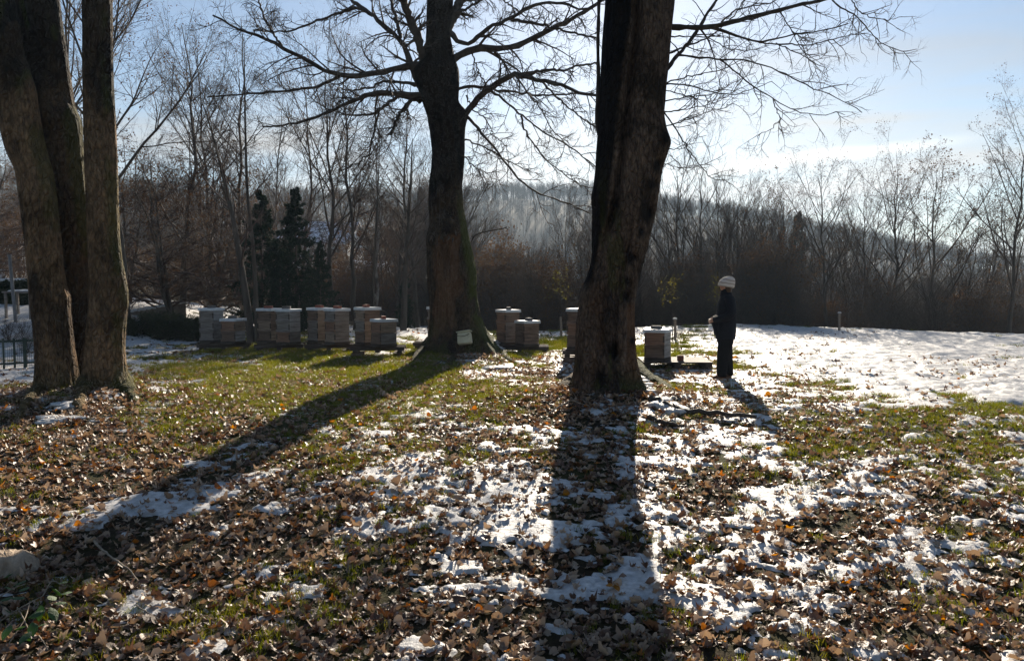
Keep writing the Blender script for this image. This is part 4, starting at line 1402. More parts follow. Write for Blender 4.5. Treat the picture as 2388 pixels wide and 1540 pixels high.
LRR = [
    (zr((180, 155), (230, 155), (330, 160), (430, 165), (520, 155), (650, 125), (770, 95), (900, 60), (1030, 25), (1180, -5), (1320, -60)), -0.6, 15, 7),
    (zr((500, 160), (600, 195), (700, 230), (790, 255), (870, 235), (960, 210), (1080, 190), (1190, 180), (1310, 140)), -0.4, 7, 2),
    (zr((780, 250), (880, 260), (1000, 265), (1100, 265), (1200, 235), (1300, 215), (1410, 195)), -0.3, 4, 1.5),
    (zr((200, 440), (235, 405), (300, 325), (370, 250), (420, 170), (480, 80), (540, -10), (600, -100)), 0.6, 11, 6),
    (zr((300, 325), (400, 340), (540, 350), (650, 350), (760, 370), (870, 400), (980, 460), (1090, 520), (1210, 555), (1280, 610), (1350, 625), (1390, 665)), -0.8, 5, 1.6),
    (zr((550, 350), (640, 420), (740, 510), (860, 575), (940, 630), (1030, 665), (1170, 690), (1255, 645), (1290, 680)), -0.4, 4.2, 1.4),
    (zr((865, 580), (880, 640), (910, 700), (850, 770), (780, 790), (775, 820)), -0.1, 2.6, 1.2),
    (zr((1190, -40), (1220, 0), (1240, 35), (1340, 80), (1400, 140), (1440, 200), (1510, 260), (1590, 290), (1640, 310), (1715, 290)), -0.6, 4.5, 1.3),
    (zr((1310, -40), (1370, 70), (1450, 110), (1540, 120), (1630, 100)), -0.4, 3.5, 1.3),
    (zr((905, 65), (960, 160), (1010, 240), (1040, 300), (1090, 370), (1180, 400), (1190, 450)), -0.4, 3.2, 1.2),
    (zr((880, 255), (980, 300), (1070, 340), (1120, 380), (1110, 440), (1080, 480)), -0.2, 3, 1.2),
    (zr((200, 500), (240, 490), (330, 460), (480, 430), (600, 400), (680, 350), (760, 330)), 0.4, 4, 1.4),
    (zr((200, 495), (350, 500), (500, 545), (620, 560), (720, 540), (860, 480)), -0.4, 4, 1.4),
    (zr((200, 600), (380, 570), (520, 560), (640, 480), (760, 430)), 0.8, 3.5, 1.3),
    (zr((200, 660), (300, 655), (400, 640), (550, 600), (660, 520)), 0.5, 3.5, 1.3),
    (zr((200, 755), (330, 720), (480, 660), (570, 640), (650, 595)), 0.3, 3.5, 1.3),
    (zr((200, 650), (235, 680), (290, 760), (350, 860), (400, 940), (460, 1010), (510, 1060), (590, 1060), (610, 1090)), -0.5, 4, 1.4),
    (zr((195, 965), (230, 970), (300, 990), (400, 990), (430, 975)), 0.2, 2.6, 1.1),
    (zr((200, 530), (300, 545), (420, 590), (520, 600), (600, 560)), 1.0, 3, 1.2),
    (zr((200, 880), (260, 880), (340, 880), (400, 820), (470, 800)), 0.5, 2.6, 1.1),
    (zr((220, 330), (300, 290), (420, 250), (520, 200), (640, 90), (700, -20)), 1.4, 5, 2.5),
    (zr((230, 215), (330, 215), (470, 215), (600, 290), (720, 300), (830, 270)), 1.0, 3.5, 1.4),
    (zr((560, 130), (640, 60), (720, 40), (840, 20), (960, -30)), 0.8, 4, 2),
]
limbsR = []
for i, (pts, dY, w0, w1) in enumerate(LRR):
    limbsR.append(limb(tR, bR, pts, YR, dY, w0, w1, seed=50 + i, wob=0.006))
twigs(tR, limbsR, 24, n=(8, 3, 3), up=(0.1, 0.0, 0.2), lf=(0.27, 0.45, 0.5), name='twigs', rmin=(0.0065, 0.005, 0.004), curl=0.7)
# the straight stem that climbs along its left side
limb(tR, bR, [(1402, 330), (1395, 305), (1391, 285), (1394, 240), (1396, 180), (1394, 110), (1396, 40), (1398, -60)], YR + 0.1, 0.0, 11, 7, name='side_stem')
for q_, r_q in zip(*level(rt[1][None, ::10], rt[2][None, ::10], 7, 0.88, 0.99, 0.33, 50, 0.5, 0.05, 26, 0.3, np.random.RandomState(3))):
    V, F = tubes(q_[None], r_q[None], 7)
    mk('limb', V, F, M['branch'], tR)
root(tR, bR, [(1475, 868), (1512, 890), (1545, 908), (1580, 925), (1605, 938)], 0.13, 0.035, 'bark_right', 1.0, lift=0.28)
root(tR, bR, [(1465, 900), (1500, 928), (1530, 955), (1545, 968)], 0.13, 0.03, 'bark_right', 0.2, lift=0.2, snow=(0.2, 0.9, 'snow strip on a root right of the split-bark trunk'))
root(tR, bR, [(1365, 895), (1320, 915), (1290, 935)], 0.15, 0.04, 'bark_right', 0.2, lift=0.2)
root(tR, bR, [(1420, 905), (1410, 940), (1380, 960)], 0.13, 0.04, 'bark_right', 0.1, lift=0.15)
# ------------------------------------------------------------------ hives
WOODS = {
    'grey': [(0.3, (0.10, 0.085, 0.072)), (0.7, (0.25, 0.22, 0.19))],
    'pale': [(0.3, (0.20, 0.18, 0.16)), (0.7, (0.42, 0.40, 0.37))],
    'red': [(0.3, (0.12, 0.066, 0.042)), (0.7, (0.27, 0.16, 0.10))],
    'brown': [(0.3, (0.07, 0.046, 0.032)), (0.7, (0.20, 0.135, 0.095))],
    'tan': [(0.3, (0.15, 0.105, 0.072)), (0.7, (0.32, 0.24, 0.17))],
    'dark': [(0.3, (0.030, 0.022, 0.016)), (0.7, (0.10, 0.075, 0.055))],
}
for k_, s_ in WOODS.items():
    M['w_' + k_] = noise_mat('hive_wood_' + k_, s_, 16, detail=7, stretch=(0.25, 0.25, 2.2), rough=0.75, bump=0.006, bscale=30, spec=0.3)
M['lid'] = noise_mat('lid_sheet', [(0.3, (0.42, 0.45, 0.47)), (0.7, (0.62, 0.65, 0.67))], 7, rough=0.4, spec=0.5)
M['brick'] = noise_mat('brick', [(0.3, (0.14, 0.045, 0.028)), (0.7, (0.30, 0.10, 0.06))], 14, bump=0.006)
M['stone'] = noise_mat('weight_stone', [(0.3, (0.06, 0.055, 0.05)), (0.7, (0.17, 0.155, 0.14))], 12, bump=0.008)

BW, BH = 0.385, 0.235      # hive box width and height


def wood_box(o, parent, z0, front, side):
    """one brood box: body, four sides boarded, ledges on the front"""
    b = MB().box((0, 0, z0 + BH / 2), (BW, BW, BH - 0.006)).make('hive_box', M['w_' + side], parent, bevel=0.004)
    MB().box((0, -BW / 2 - 0.003, z0 + BH / 2), (BW - 0.05, 0.012, BH - 0.10)).make('front_board', M['w_' + front], b, bevel=0.002)
    # sloping ledges above and below the recess, and the corner posts
    for zc, hgt, dep in ((z0 + BH - 0.028, 0.046, 0.022), (z0 + 0.030, 0.052, 0.034)):
        m = MB()
        y0 = -BW / 2 - 0.001
        m.v += [(-BW / 2 + 0.002, y0, zc - hgt / 2), (BW / 2 - 0.002, y0, zc - hgt / 2), (BW / 2 - 0.002, y0 - dep, zc - hgt / 2), (-BW / 2 + 0.002, y0 - dep, zc - hgt / 2),
                (-BW / 2 + 0.002, y0, zc + hgt / 2), (BW / 2 - 0.002, y0, zc + hgt / 2), (BW / 2 - 0.002, y0 - dep * 0.55, zc + hgt / 2), (-BW / 2 + 0.002, y0 - dep * 0.55, zc + hgt / 2)]
        m.f += [(0, 1, 2, 3), (7, 6, 5, 4), (3, 2, 6, 7), (0, 3, 7, 4), (1, 5, 6, 2), (0, 4, 5, 1)]
        m.make('ledge', M['w_' + front], b)
    for sx_ in (-1, 1):
        MB().box((sx_ * (BW / 2 - 0.016), -BW / 2 - 0.006, z0 + BH / 2), (0.028, 0.013, BH - 0.112)).make('corner_post', M['w_dark'], b)
    # board joint on the side
    MB().box((BW / 2 + 0.0015, 0, z0 + BH * rnd.uniform(0.4, 0.6)), (0.003, BW - 0.02, 0.006)).make('board_joint', M['w_dark'], b)
    return b


def hive(u, Y, zt, psi, boxes, label, brick=None, blabel=None, tilt=0.0, sc_=1.0):
    """u: picture column of its middle; zt: height of the stand top; psi: how far it turns from the viewer"""
    x = (u - CU) / FP * Y
    al = math.atan2(x, Y)
    rz = -(al + R(psi))
    h = empty('beehive', (x, Y, zt), rz)
    h.scale = (sc_, sc_, sc_)
    h.rotation_euler[1] = tilt
    tag(h, label, 'beehive', 'beehives on wooden stands')
    MB().box((0, 0, 0.030), (BW + 0.015, BW + 0.03, 0.058)).make('floor_board', M['w_dark'], h, bevel=0.004)
    MB().box((0, -BW / 2 - 0.075, 0.012), (BW * 0.9, 0.12, 0.018)).make('landing_board', M['w_dark'], h)
    z = 0.060
    for fr, sd in boxes:
        wood_box(h, h, z, fr, sd)
        z += BH
    lid = MB().box((0, 0, z + 0.030), (BW + 0.055, BW + 0.055, 0.058)).make('lid', M['lid'], h, bevel=0.006)
    MB().box((0, 0, z + 0.004), (BW + 0.060, BW + 0.060, 0.008)).make('lid_rim', M['lid'], lid)
    if brick:
        bo = MB().box((0, 0, 0.031), (0.20, 0.10, 0.062), taper=0.96).make('brick', M[brick], None, bevel=0.006)
        bo.location = h.matrix_basis @ Vector((rnd.uniform(-0.04, 0.04), rnd.uniform(-0.03, 0.03), z + 0.0585))
        bo.rotation_euler = (0, 0, rz + rnd.uniform(-0.5, 0.8))
        tag(bo, blabel, 'brick', 'weights on the hive lids')
    return h


def stand(u, Y, zt, rz, L, W, label, legs='blocks', overhang=0.0):
    """low timber stand: rails across, on blocks"""
    x = (u - CU) / FP * Y
    z0 = min(H1(x + a, Y + c) for a in (-L / 2, 0, L / 2) for c in (-W / 2, W / 2)) - 0.02
    t = empty('hive_stand', (x, Y, z0), rz)
    tag(t, label, 'stand', 'timber hive stands')
    top = zt - z0 - 0.001
    for k in (-1, 1):
        MB().box((overhang, k * (W / 2 - 0.05), top - 0.045), (L, 0.075, 0.088)).make('rail', M['w_dark'], t, bevel=0.005)
    for k in (-1, 0, 1):
        MB().box((k * (L / 2 - 0.10), 0, top - 0.1125), (0.10, W, 0.045)).make('cross_piece', M['w_dark'], t, bevel=0.004)
    bh = top - 0.136
    for kx in (-1, 1):
        for ky in (-1, 1):
            MB().box((kx * (L / 2 - 0.13), ky * (W / 2 - 0.09), bh / 2), (0.24, 0.13, bh)).make('leg', M['w_brown' if legs == 'blocks' else 'w_dark'], t, bevel=0.006)
    return t


def hive_pair(Y, zs, rz, uc, L, slabel, hives):
    stand(uc, Y, zs, rz, L, 0.56, slabel)
    for hv_ in hives:
        hive(*hv_)


g = lambda u, Y: H1((u - CU) / FP * Y, Y)
# the row, left to right
zs = g(520, 18.4) + 0.20
hive_pair(18.4, zs, R(14), 522, 1.18, 'dark timber stand under the leftmost pair of hives', [
    (493, 18.55, zs, 36, [('grey', 'grey'), ('grey', 'grey'), ('grey', 'pale')], 'tall grey hive at the left end of the row', 'stone', 'dark weight on the lid of the leftmost hive'),
    (543, 18.2, zs, 36, [('brown', 'pale'), ('red', 'tan')], 'short hive with an orange upper box, second from the left', 'stone', 'dark weight on the short hive with the orange box')])
zs = g(650, 18.3) + 0.19
hive_pair(18.3, zs, R(10), 652, 1.12, 'dark timber stand under the second pair of hives from left', [
    (628, 18.55, zs, 38, [('brown', 'tan'), ('tan', 'brown'), ('brown', 'brown')], 'tall hive with one tan box, left of the second pair', 'brick', 'red brick on the left hive of the second pair'),
    (672, 18.1, zs, 39, [('red', 'grey'), ('grey', 'pale'), ('grey', 'pale')], 'tall hive with pale grey side, right of the second pair', 'stone', 'grey weight on the right hive of the second pair')])
zs = g(770, 18.0) + 0.20
hive_pair(18.0, zs, R(8), 768, 1.10, 'timber block stand under the third pair of hives', [
    (745, 18.3, zs, 53, [('grey', 'tan'), ('grey', 'tan'), ('brown', 'tan')], 'tall hive with tan side, left of the third pair', 'brick', 'red brick on the left hive of the third pair'),
    (786, 17.8, zs, 54, [('tan', 'grey'), ('red', 'grey'), ('grey', 'grey')], 'tall hive with wide grey side, right of the third pair', 'brick', 'red brick on the right hive of the third pair')])
zs = g(875, 16.8) + 0.24
hive_pair(16.8, zs, R(4), 882, 1.15, 'timber block stand under the pair with a short front hive', [
    (857, 17.1, zs, 57, [('brown', 'tan'), ('grey', 'tan'), ('tan', 'brown')], 'tall brown hive behind a short one, last pair of the row', 'brick', 'red brick on the tall brown hive of the last pair'),
    (895, 16.6, zs, 58, [('brown', 'grey'), ('red', 'tan')], 'short two-box hive with red upper box, right end of the row', 'brick', 'red brick on the short hive at the row end')])
zs = g(1010, 18.4) + 0.20
hive_pair(18.4, zs, R(2), 1026, 1.25, 'dark timber stand mostly hidden behind the middle trunk', [
    (1024, 18.4, zs, 55, [('grey', 'brown'), ('brown', 'brown'), ('grey', 'brown')], 'hive almost hidden behind the left foot of the middle trunk')])
zs = g(1205, 18.0) + 0.16
hive_pair(18.0, zs, R(-2), 1212, 1.35, 'dark timber stand right of the middle trunk', [
    (1185, 18.25, zs, 57, [('brown', 'grey'), ('red', 'grey'), ('red', 'brown')], 'tall three-box hive just right of the middle trunk', 'stone', 'dark weight on the tall hive right of the middle trunk'),
    (1230, 17.8, zs, 58, [('brown', 'brown'), ('brown', 'brown')], 'short two-box hive right of the middle trunk', 'stone', 'dark weight on the short hive right of the middle trunk')])
zs = g(1345, 15.6) + 0.27
hive_pair(15.6, zs, R(-4), 1370, 1.0, 'dark timber stand behind the left side of the thick right trunk', [
    (1355, 15.6, zs, 40, [('brown', 'brown'), ('red', 'brown'), ('brown', 'brown')], 'tall hive half hidden behind the left side of the right trunk')])

# the single hive on a flat pallet
Yp = 14.7
xp = (1573 - CU) / FP * Yp
zp = H1(xp, Yp)
pal = tag(empty('pallet', (xp, Yp, zp - 0.02), R(-3)), 'dark low pallet under the single hive near the person', 'pallet')
for k in range(5):
    MB().box((0, -0.42 + 0.21 * k, 0.155), (1.28, 0.17, 0.026)).make('deck_board', M['w_dark'], pal, bevel=0.003)
for k in range(3):
    MB().box((-0.56 + 0.56 * k, 0, 0.092), (0.13, 0.98, 0.098)).make('bearer', M['w_dark'], pal)
for k in range(3):
    MB().box((0, -0.42 + 0.42 * k, 0.020), (1.28, 0.13, 0.042)).make('base_board', M['w_dark'], pal)
hive(1535, 14.55, zp - 0.02 + 0.1685, 18, [('brown', 'pale'), ('red', 'pale')], 'short hive standing alone on the low pallet beside the person', 'stone', 'dark weight on the lone hive beside the person')
bb_ = MB().box((0, 0, 0.05), (0.11, 0.09, 0.10)).make('brick', M['brick'], None, bevel=0.006)
bb_.location = (xp + 0.07, Yp - 0.25, zp - 0.02 + 0.1685)
tag(bb_, 'small red brick standing on the pallet right of the lone hive', 'brick', None)

# ------------------------------------------------------------------ person
M['coat'] = noise_mat('coat_cloth', [(0.3, (0.003, 0.004, 0.007)), (0.7, (0.008, 0.009, 0.015))], 30, rough=0.85, bump=0.004, spec=0.25)
M['trousers'] = noise_mat('trouser_cloth', [(0.3, (0.003, 0.003, 0.004)), (0.7, (0.007, 0.007, 0.008))], 30, rough=0.9, bump=0.003, spec=0.2)
M['skin'] = noise_mat('skin', [(0.3, (0.42, 0.22, 0.15)), (0.7, (0.52, 0.29, 0.20))], 12, rough=0.5)
M['hair'] = noise_mat('hair', [(0.3, (0.03, 0.015, 0.008)), (0.7, (0.09, 0.045, 0.02))], 60, rough=0.5)
M['shoe'] = noise_mat('shoe_leather', [(0.3, (0.11, 0.045, 0.015)), (0.7, (0.20, 0.085, 0.03))], 20, rough=0.5)


def hat_material():
    m, n, l, out = material('knit_wool')
    tc = N(n, 'ShaderNodeTexCoord')
    w = N(n, 'ShaderNodeTexWave', wave_type='BANDS', bands_direction='Z', inp={'Scale': 5.2, 'Distortion': 2.0, 'Detail': 1.0, 'Detail Scale': 1.5, 'Phase Offset': 1.2})
    l.new(tc.outputs['Object'], w.inputs['Vector'])
    r = ramp(n, [(0.15, (0.42, 0.35, 0.29)), (0.6, (0.66, 0.59, 0.52))])
    l.new(w.outputs['Fac'], r.inputs[0])
    w2 = N(n, 'ShaderNodeTexVoronoi', inp={'Scale': 130.0})
    l.new(tc.outputs['Object'], w2.inputs['Vector'])
    bm = N(n, 'ShaderNodeBump', inp={'Strength': 0.8, 'Distance': 0.006})
    l.new(w2.outputs['Distance'], bm.inputs['Height'])
    b = N(n, 'ShaderNodeBsdfPrincipled', inp={'Roughness': 0.95, 'Specular IOR Level': 0.1})
    l.new(r.outputs[0], b.inputs['Base Color'])
    l.new(bm.outputs[0], b.inputs['Normal'])
    l.new(b.outputs[0], out.inputs['Surface'])
    return m


M['knit'] = hat_material()
gp = G(1690, 882)
pz = H1(gp[0], gp[1])
per = tag(empty('person', (gp[0], gp[1], pz + 0.02), R(-7)), 'person in a striped knitted hat, black coat and wide black trousers, facing left', 'person')


# body: one continuous skinned figure, facing -X
def body():
    vs, es, rd = [], [], []

    def v(x, y, z, r, p=None, ry=None):
        vs.append((x, y, z))
        rd.append((r, ry or r))
        if p is not None:
            es.append((p, len(vs) - 1))
        return len(vs) - 1
    pel = v(0, 0, 0.90, 0.13)
    wai = v(0, 0, 1.05, 0.12, pel)
    che = v(0.01, 0, 1.24, 0.115, wai)
    nb_ = v(0.012, 0, 1.385, 0.055, che)
    nt_ = v(-0.005, 0, 1.445, 0.052, nb_)
    hb = v(-0.025, 0, 1.50, 0.080, nt_)
    hm = v(-0.018, 0, 1.58, 0.094, hb)
    v(-0.010, 0, 1.655, 0.070, hm)
    jaw = v(-0.085, 0, 1.475, 0.036, hb)       # chin
    v(-0.118, 0, 1.535, 0.016, hm)             # nose bridge/tip
    for s in (-1, 1):
        v(-0.012, s * 0.098, 1.545, 0.018, hm)  # ears
        hip = v(0, s * 0.095, 0.86, 0.098, pel)
        kn = v(-0.01, s * 0.10, 0.48, 0.062, hip)
        an = v(0.015 + 0.05 * s, s * 0.10, 0.09, 0.042, kn)
        v(-0.11 + 0.05 * s, s * 0.105, 0.045, 0.036, an)
        sh = v(0.02, s * 0.150, 1.315, 0.050, che)
        elb = v(0.05, s * 0.24, 1.08, 0.047, sh)
        wr = v(-0.165, s * 0.10, 0.985, 0.032, elb)
        pa = v(-0.225, s * 0.062, 0.965, 0.030, wr)
        for k in range(4):
            f1 = v(-0.258, s * (0.045 - 0.004 * k), 0.985 - 0.021 * k, 0.010, pa)
            f2 = v(-0.272 + 0.004 * (k == 3), s * (0.022 - 0.003 * k), 0.982 - 0.021 * k, 0.009, f1)
            v(-0.262, s * (0.004), 0.978 - 0.020 * k, 0.008, f2)
        t1 = v(-0.215, s * 0.045, 1.005, 0.011, pa)
        v(-0.245, s * 0.022, 1.012, 0.009, t1)
    me = bpy.data.meshes.new('body')
    me.from_pydata(vs, es, [])
    me.materials.append(M['skin'])
    o = link(bpy.data.objects.new('body', me), per)
    sk = o.modifiers.new('skin', 'SKIN')
    sk.use_smooth_shade = True
    for d, r in zip(me.skin_vertices[0].data, rd):
        d.radius = r
        d.use_root = False
    me.skin_vertices[0].data[0].use_root = True
    ss = o.modifiers.new('sub', 'SUBSURF')
    ss.levels = ss.render_levels = 2
    return o


body()


def loft(name, rows, mat, k=40, parent=per, seed=0, fold=0.0, cap=True):
    """rows: (z, x_front, x_back, half_width, y_offset)"""
    rows_ = np.array(rows, float)
    zf = np.linspace(rows_[0, 0], rows_[-1, 0], 34)
    o_ = np.argsort(rows_[:, 0])
    f = lambda c: np.interp(zf, rows_[o_, 0], rows_[o_, c])
    rings = []
    for z, a, b_, w, yo in zip(zf, f(1), f(2), f(3), f(4)):
        ring = []
        for j in range(k):
            t = 2 * math.pi * j / k
            c, s = math.cos(t), math.sin(t)
            ex = 0.85
            c2, s2 = math.copysign(abs(c) ** ex, c), math.copysign(abs(s) ** ex, s)
            n_ = 1 + fold * (float(fbm(np.array([c * 2.2 + seed]), np.array([s * 2.2]), np.array([z * 2.5]), seed=71)[0]) - 0.5) * 2
            ring.append(((a + b_) / 2 + (b_ - a) / 2 * c2 * n_, yo + w * s2 * n_, z))
        rings.append(ring)
    return MB().rings(rings, cap).make(name, mat, parent, smooth=True)


loft('coat', [(0.66, -0.165, 0.160, 0.190, 0), (0.80, -0.17, 0.168, 0.192, 0), (0.95, -0.155, 0.168, 0.190, 0), (1.10, -0.140, 0.166, 0.190, 0), (1.24, -0.130, 0.160, 0.192, 0), (1.32, -0.105, 0.145, 0.180, 0), (1.37, -0.090, 0.120, 0.135, 0), (1.405, -0.085, 0.092, 0.092, 0)], M['coat'], fold=0.13)
loft('collar', [(1.375, -0.098, 0.108, 0.105, 0), (1.44, -0.088, 0.088, 0.088, 0), (1.495, -0.078, 0.074, 0.084, 0)], M['coat'], fold=0.08, seed=4)
loft('coat_flap', [(0.72, -0.180, -0.06, 0.12, 0), (0.84, -0.205, -0.08, 0.13, 0), (0.93, -0.225, -0.08, 0.12, 0), (1.0, -0.205, -0.08, 0.10, 0)], M['coat'], fold=0.16, seed=8)
for s in (-1, 1):
    MB().tube(resample([(0.03, s * 0.165, 1.345), (0.055, s * 0.235, 1.20), (0.055, s * 0.255, 1.08), (-0.04, s * 0.19, 1.02), (-0.14, s * 0.12, 0.99), (-0.195, s * 0.08, 0.975)], 16), np.array([0.080, 0.084, 0.083, 0.080, 0.078, 0.076, 0.076, 0.077, 0.075, 0.072, 0.069, 0.066, 0.063, 0.060, 0.058, 0.056]), 14).make('sleeve', M['coat'], per, smooth=True)
    loft('trouser_leg', [(0.035, -0.075 + 0.065 * s, 0.085 + 0.065 * s, 0.080, s * 0.096), (0.12, -0.085 + 0.065 * s, 0.085 + 0.065 * s, 0.082, s * 0.096), (0.40, -0.105 + 0.04 * s, 0.10 + 0.04 * s, 0.088, s * 0.094), (0.65, -0.13, 0.125, 0.096, s * 0.09), (0.86, -0.125, 0.125, 0.10, s * 0.085)], M['trousers'], fold=0.07, seed=s * 3)
    sh_ = loft('shoe', [(-0.015, -0.165 + 0.05 * s, 0.08 + 0.05 * s, 0.050, s * 0.10), (0.02, -0.170 + 0.05 * s, 0.085 + 0.05 * s, 0.052, s * 0.10), (0.05, -0.150 + 0.05 * s, 0.08 + 0.05 * s, 0.046, s * 0.10), (0.075, -0.06 + 0.05 * s, 0.075 + 0.05 * s, 0.042, s * 0.10)], M['shoe'], k=24)
# hat: slouching knitted cap with folded brim, tipped back
hat_rows = [(1.535, -0.118, 0.128, 0.108, 0), (1.555, -0.124, 0.136, 0.112, 0), (1.595, -0.120, 0.140, 0.112, 0), (1.64, -0.098, 0.138, 0.104, 0), (1.675, -0.062, 0.128, 0.088, 0), (1.70, -0.015, 0.105, 0.060, 0), (1.712, 0.02, 0.08, 0.03, 0)]
hat = loft('knitted_hat', [(z - 1.6, a, b_, w, y) for z, a, b_, w, y in hat_rows], M['knit'], fold=0.05, seed=2)
hat.location = (0, 0, 1.6)
hat.rotation_euler = (0, R(9), 0)
brim = loft('hat_brim', [(1.528 - 1.6, -0.124, 0.134, 0.114, 0), (1.545 - 1.6, -0.128, 0.139, 0.117, 0), (1.578 - 1.6, -0.127, 0.141, 0.117, 0), (1.585 - 1.6, -0.122, 0.137, 0.113, 0)], M['knit'], fold=0.04, seed=2, parent=hat)
loft('hair', [(1.44, -0.02, 0.082, 0.095, 0), (1.50, -0.045, 0.098, 0.103, 0), (1.56, -0.06, 0.105, 0.106, 0)], M['hair'], fold=0.1, seed=5)

# ------------------------------------------------------------------ staked saplings
def sapling(u, v, vtop, leaves, label, slabel, snowcap=False, uoff=4):
    g0 = G(u, v)
    x, y = g0[0], g0[1]
    z = H1(x, y)
    top = P(u, vtop, y)[2] - z
    t = tag(empty('sapling', (x + uoff * y / FP, y + 0.08, z)), label, 'sapling', 'young staked trees on the field')
    rng = np.random.RandomState(int(u))
    pth = resample([(0, 0, -0.1), (0.01, 0, top * 0.4), (-0.02, 0.02, top * 0.8), (0.0, 0, top)], 14)
    rd = np.linspace(0.016, 0.005, 14)
    mk('trunk', *tubes(pth[None], rd[None], 6), M['trunk_far'], t)
    l1 = level(pth[None], rd[None], 14, 0.5, 1, 0.30, 45, 0.3, 0.1, 6, 0.6, rng, even=True, rmin=0.004)
    l2 = level(*l1, 4, 0.2, 1, 0.5, 40, 0.1, 0.1, 4, 0.7, rng, rmin=0.003)
    V, F = joinVF([tubes(*l1, 4), tubes(*l2, 3)])
    mk('crown', V, F, M['twig'], t)
    if leaves:
        V, F = small_leaves(l2[0], int(leaves * 0.5), 0.038, rng, 0.08)
        mk('yellow_leaves', V, F, M['leaf_yellow'], t, smooth=False)
    hs = 0.62
    s = MB().box((0, 0, hs / 2 - 0.05), (0.06, 0.06, hs + 0.1), taper=0.92).make('wooden_stake', M['w_tan'], None, bevel=0.004)
    s.location = (x, y, z)
    s.rotation_euler = (R(2), R(rnd.uniform(-3, 3)), 0.3)
    tag(s, slabel, 'stake', 'stakes beside the young trees')
    if snowcap:
        c = mk('snow_cap', *ball((0.0, 0, hs + 0.01), (0.07, 0.05, 0.03)), M['snow'], s)


sapling(1309, 785, 640, 240, 'yellow-leaved sapling between the middle and right trunks', 'thin stake beside the sapling between middle and right trunks', uoff=0)
sapling(1575, 795, 655, 200, 'yellow-leaved sapling between the lone hive and the person', 'short stake behind the lone hive, snow on its top', True, uoff=-6)
sapling(1676, 782, 655, 170, 'yellow-leaved sapling partly hidden behind the person', 'stake hidden behind the person', uoff=-2)
sapling(1957, 773, 700, 0, 'leafless sapling alone on the snow field to the right', 'bare stake alone on the snow field to the right', True, uoff=3)

# ------------------------------------------------------------------ canister at the middle trunk, snow on the roots
M['plastic'] = noise_mat('cream_plastic', [(0.3, (0.44, 0.41, 0.27)), (0.7, (0.60, 0.57, 0.40))], 8, rough=0.45)
cz = P(1085, 808, YM - 0.72)
can = tag(empty('canister', (cz[0], cz[1], H1(cz[0], cz[1]) + 0.20), R(-18)), 'cream plastic canister leaning at the foot of the middle trunk', 'canister')
can.rotation_euler = (R(-12), R(-9), R(-14))
MB().box((0, 0, 0.135), (0.29, 0.17, 0.25), taper=0.93).make('tub', M['plastic'], can, bevel=0.025)
MB().box((0, 0, 0.272), (0.30, 0.18, 0.026)).make('lid', M['plastic'], can, bevel=0.008)
MB().tube(resample([(-0.14, -0.09, 0.20), (-0.06, -0.105, 0.165), (0.06, -0.105, 0.165), (0.14, -0.09, 0.20)], 12), 0.006, 6).make('handle', M['w_dark'], can, smooth=True)


def snow_pad(u, v, w, d, thick, label, seed, dz=0.0):
    """a flat old snow pad lying on the litter"""
    g0 = G(u, v, 0.1)
    rg = np.random.RandomState(seed)
    V, F = [], []
    for k in range(7):
        c = (g0[0] + rg.normal() * w * 0.35, g0[1] + rg.normal() * d * 0.3)
        bv, bf = ball((c[0], c[1], H1(*c) + dz + 0.012), (w * rg.uniform(0.3, 0.55), d * rg.uniform(0.3, 0.6), thick * rg.uniform(0.6, 1.1)), 16, 8, 0.55, seed + k * 3)
        n0 = len(V)
        V += bv
        F += [tuple(a + n0 for a in f) for f in bf]
    return kind(mk('snow_patch', V, F, M['snow']), 'stuff', label)


snow_pad(1172, 848, 0.40, 0.45, 0.05, 'snow pad at the right foot of the middle trunk', 2)
snow_pad(1060, 815, 0.16, 0.15, 0.04, 'little snow left of the cream canister', 3, 0.15)
snow_pad(148, 940, 0.20, 0.3, 0.03, 'snow between the feet of the left stems', 4)
snow_pad(140, 962, 0.36, 0.26, 0.03, 'low snow strip before the left stems', 5)
snow_pad(1540, 944, 0.35, 0.45, 0.05, 'snow lying among the roots right of the split-bark trunk', 6)
# ------------------------------------------------------------------ what stands at the left edge
M['white_wall'] = noise_mat('white_render', [(0.3, (0.62, 0.62, 0.60)), (0.7, (0.78, 0.78, 0.76))], 2, rough=0.9)
M['pink_wall'] = noise_mat('faded_render', [(0.3, (0.26, 0.20, 0.17)), (0.7, (0.38, 0.30, 0.26))], 2, rough=0.9)
M['glass'] = noise_mat('dark_pane', [(0.3, (0.02, 0.025, 0.03)), (0.7, (0.04, 0.05, 0.06))], 2, rough=0.08, spec=0.6)
M['roof'] = noise_mat('roof_snow_tiles', [(0.42, (0.10, 0.075, 0.07)), (0.50, (0.72, 0.74, 0.78))], 3.5, detail=5, rough=0.8)
M['metal'] = noise_mat('dull_metal', [(0.3, (0.10, 0.10, 0.10)), (0.7, (0.20, 0.20, 0.20))], 8, rough=0.5)
M['green_metal'] = noise_mat('fence_green', [(0.3, (0.02, 0.035, 0.028)), (0.7, (0.05, 0.075, 0.06))], 8, rough=0.5)
M['wall_stone'] = noise_mat('wall_stone', [(0.3, (0.08, 0.065, 0.05)), (0.7, (0.22, 0.18, 0.14))], 5, rough=0.9, bump=0.02)


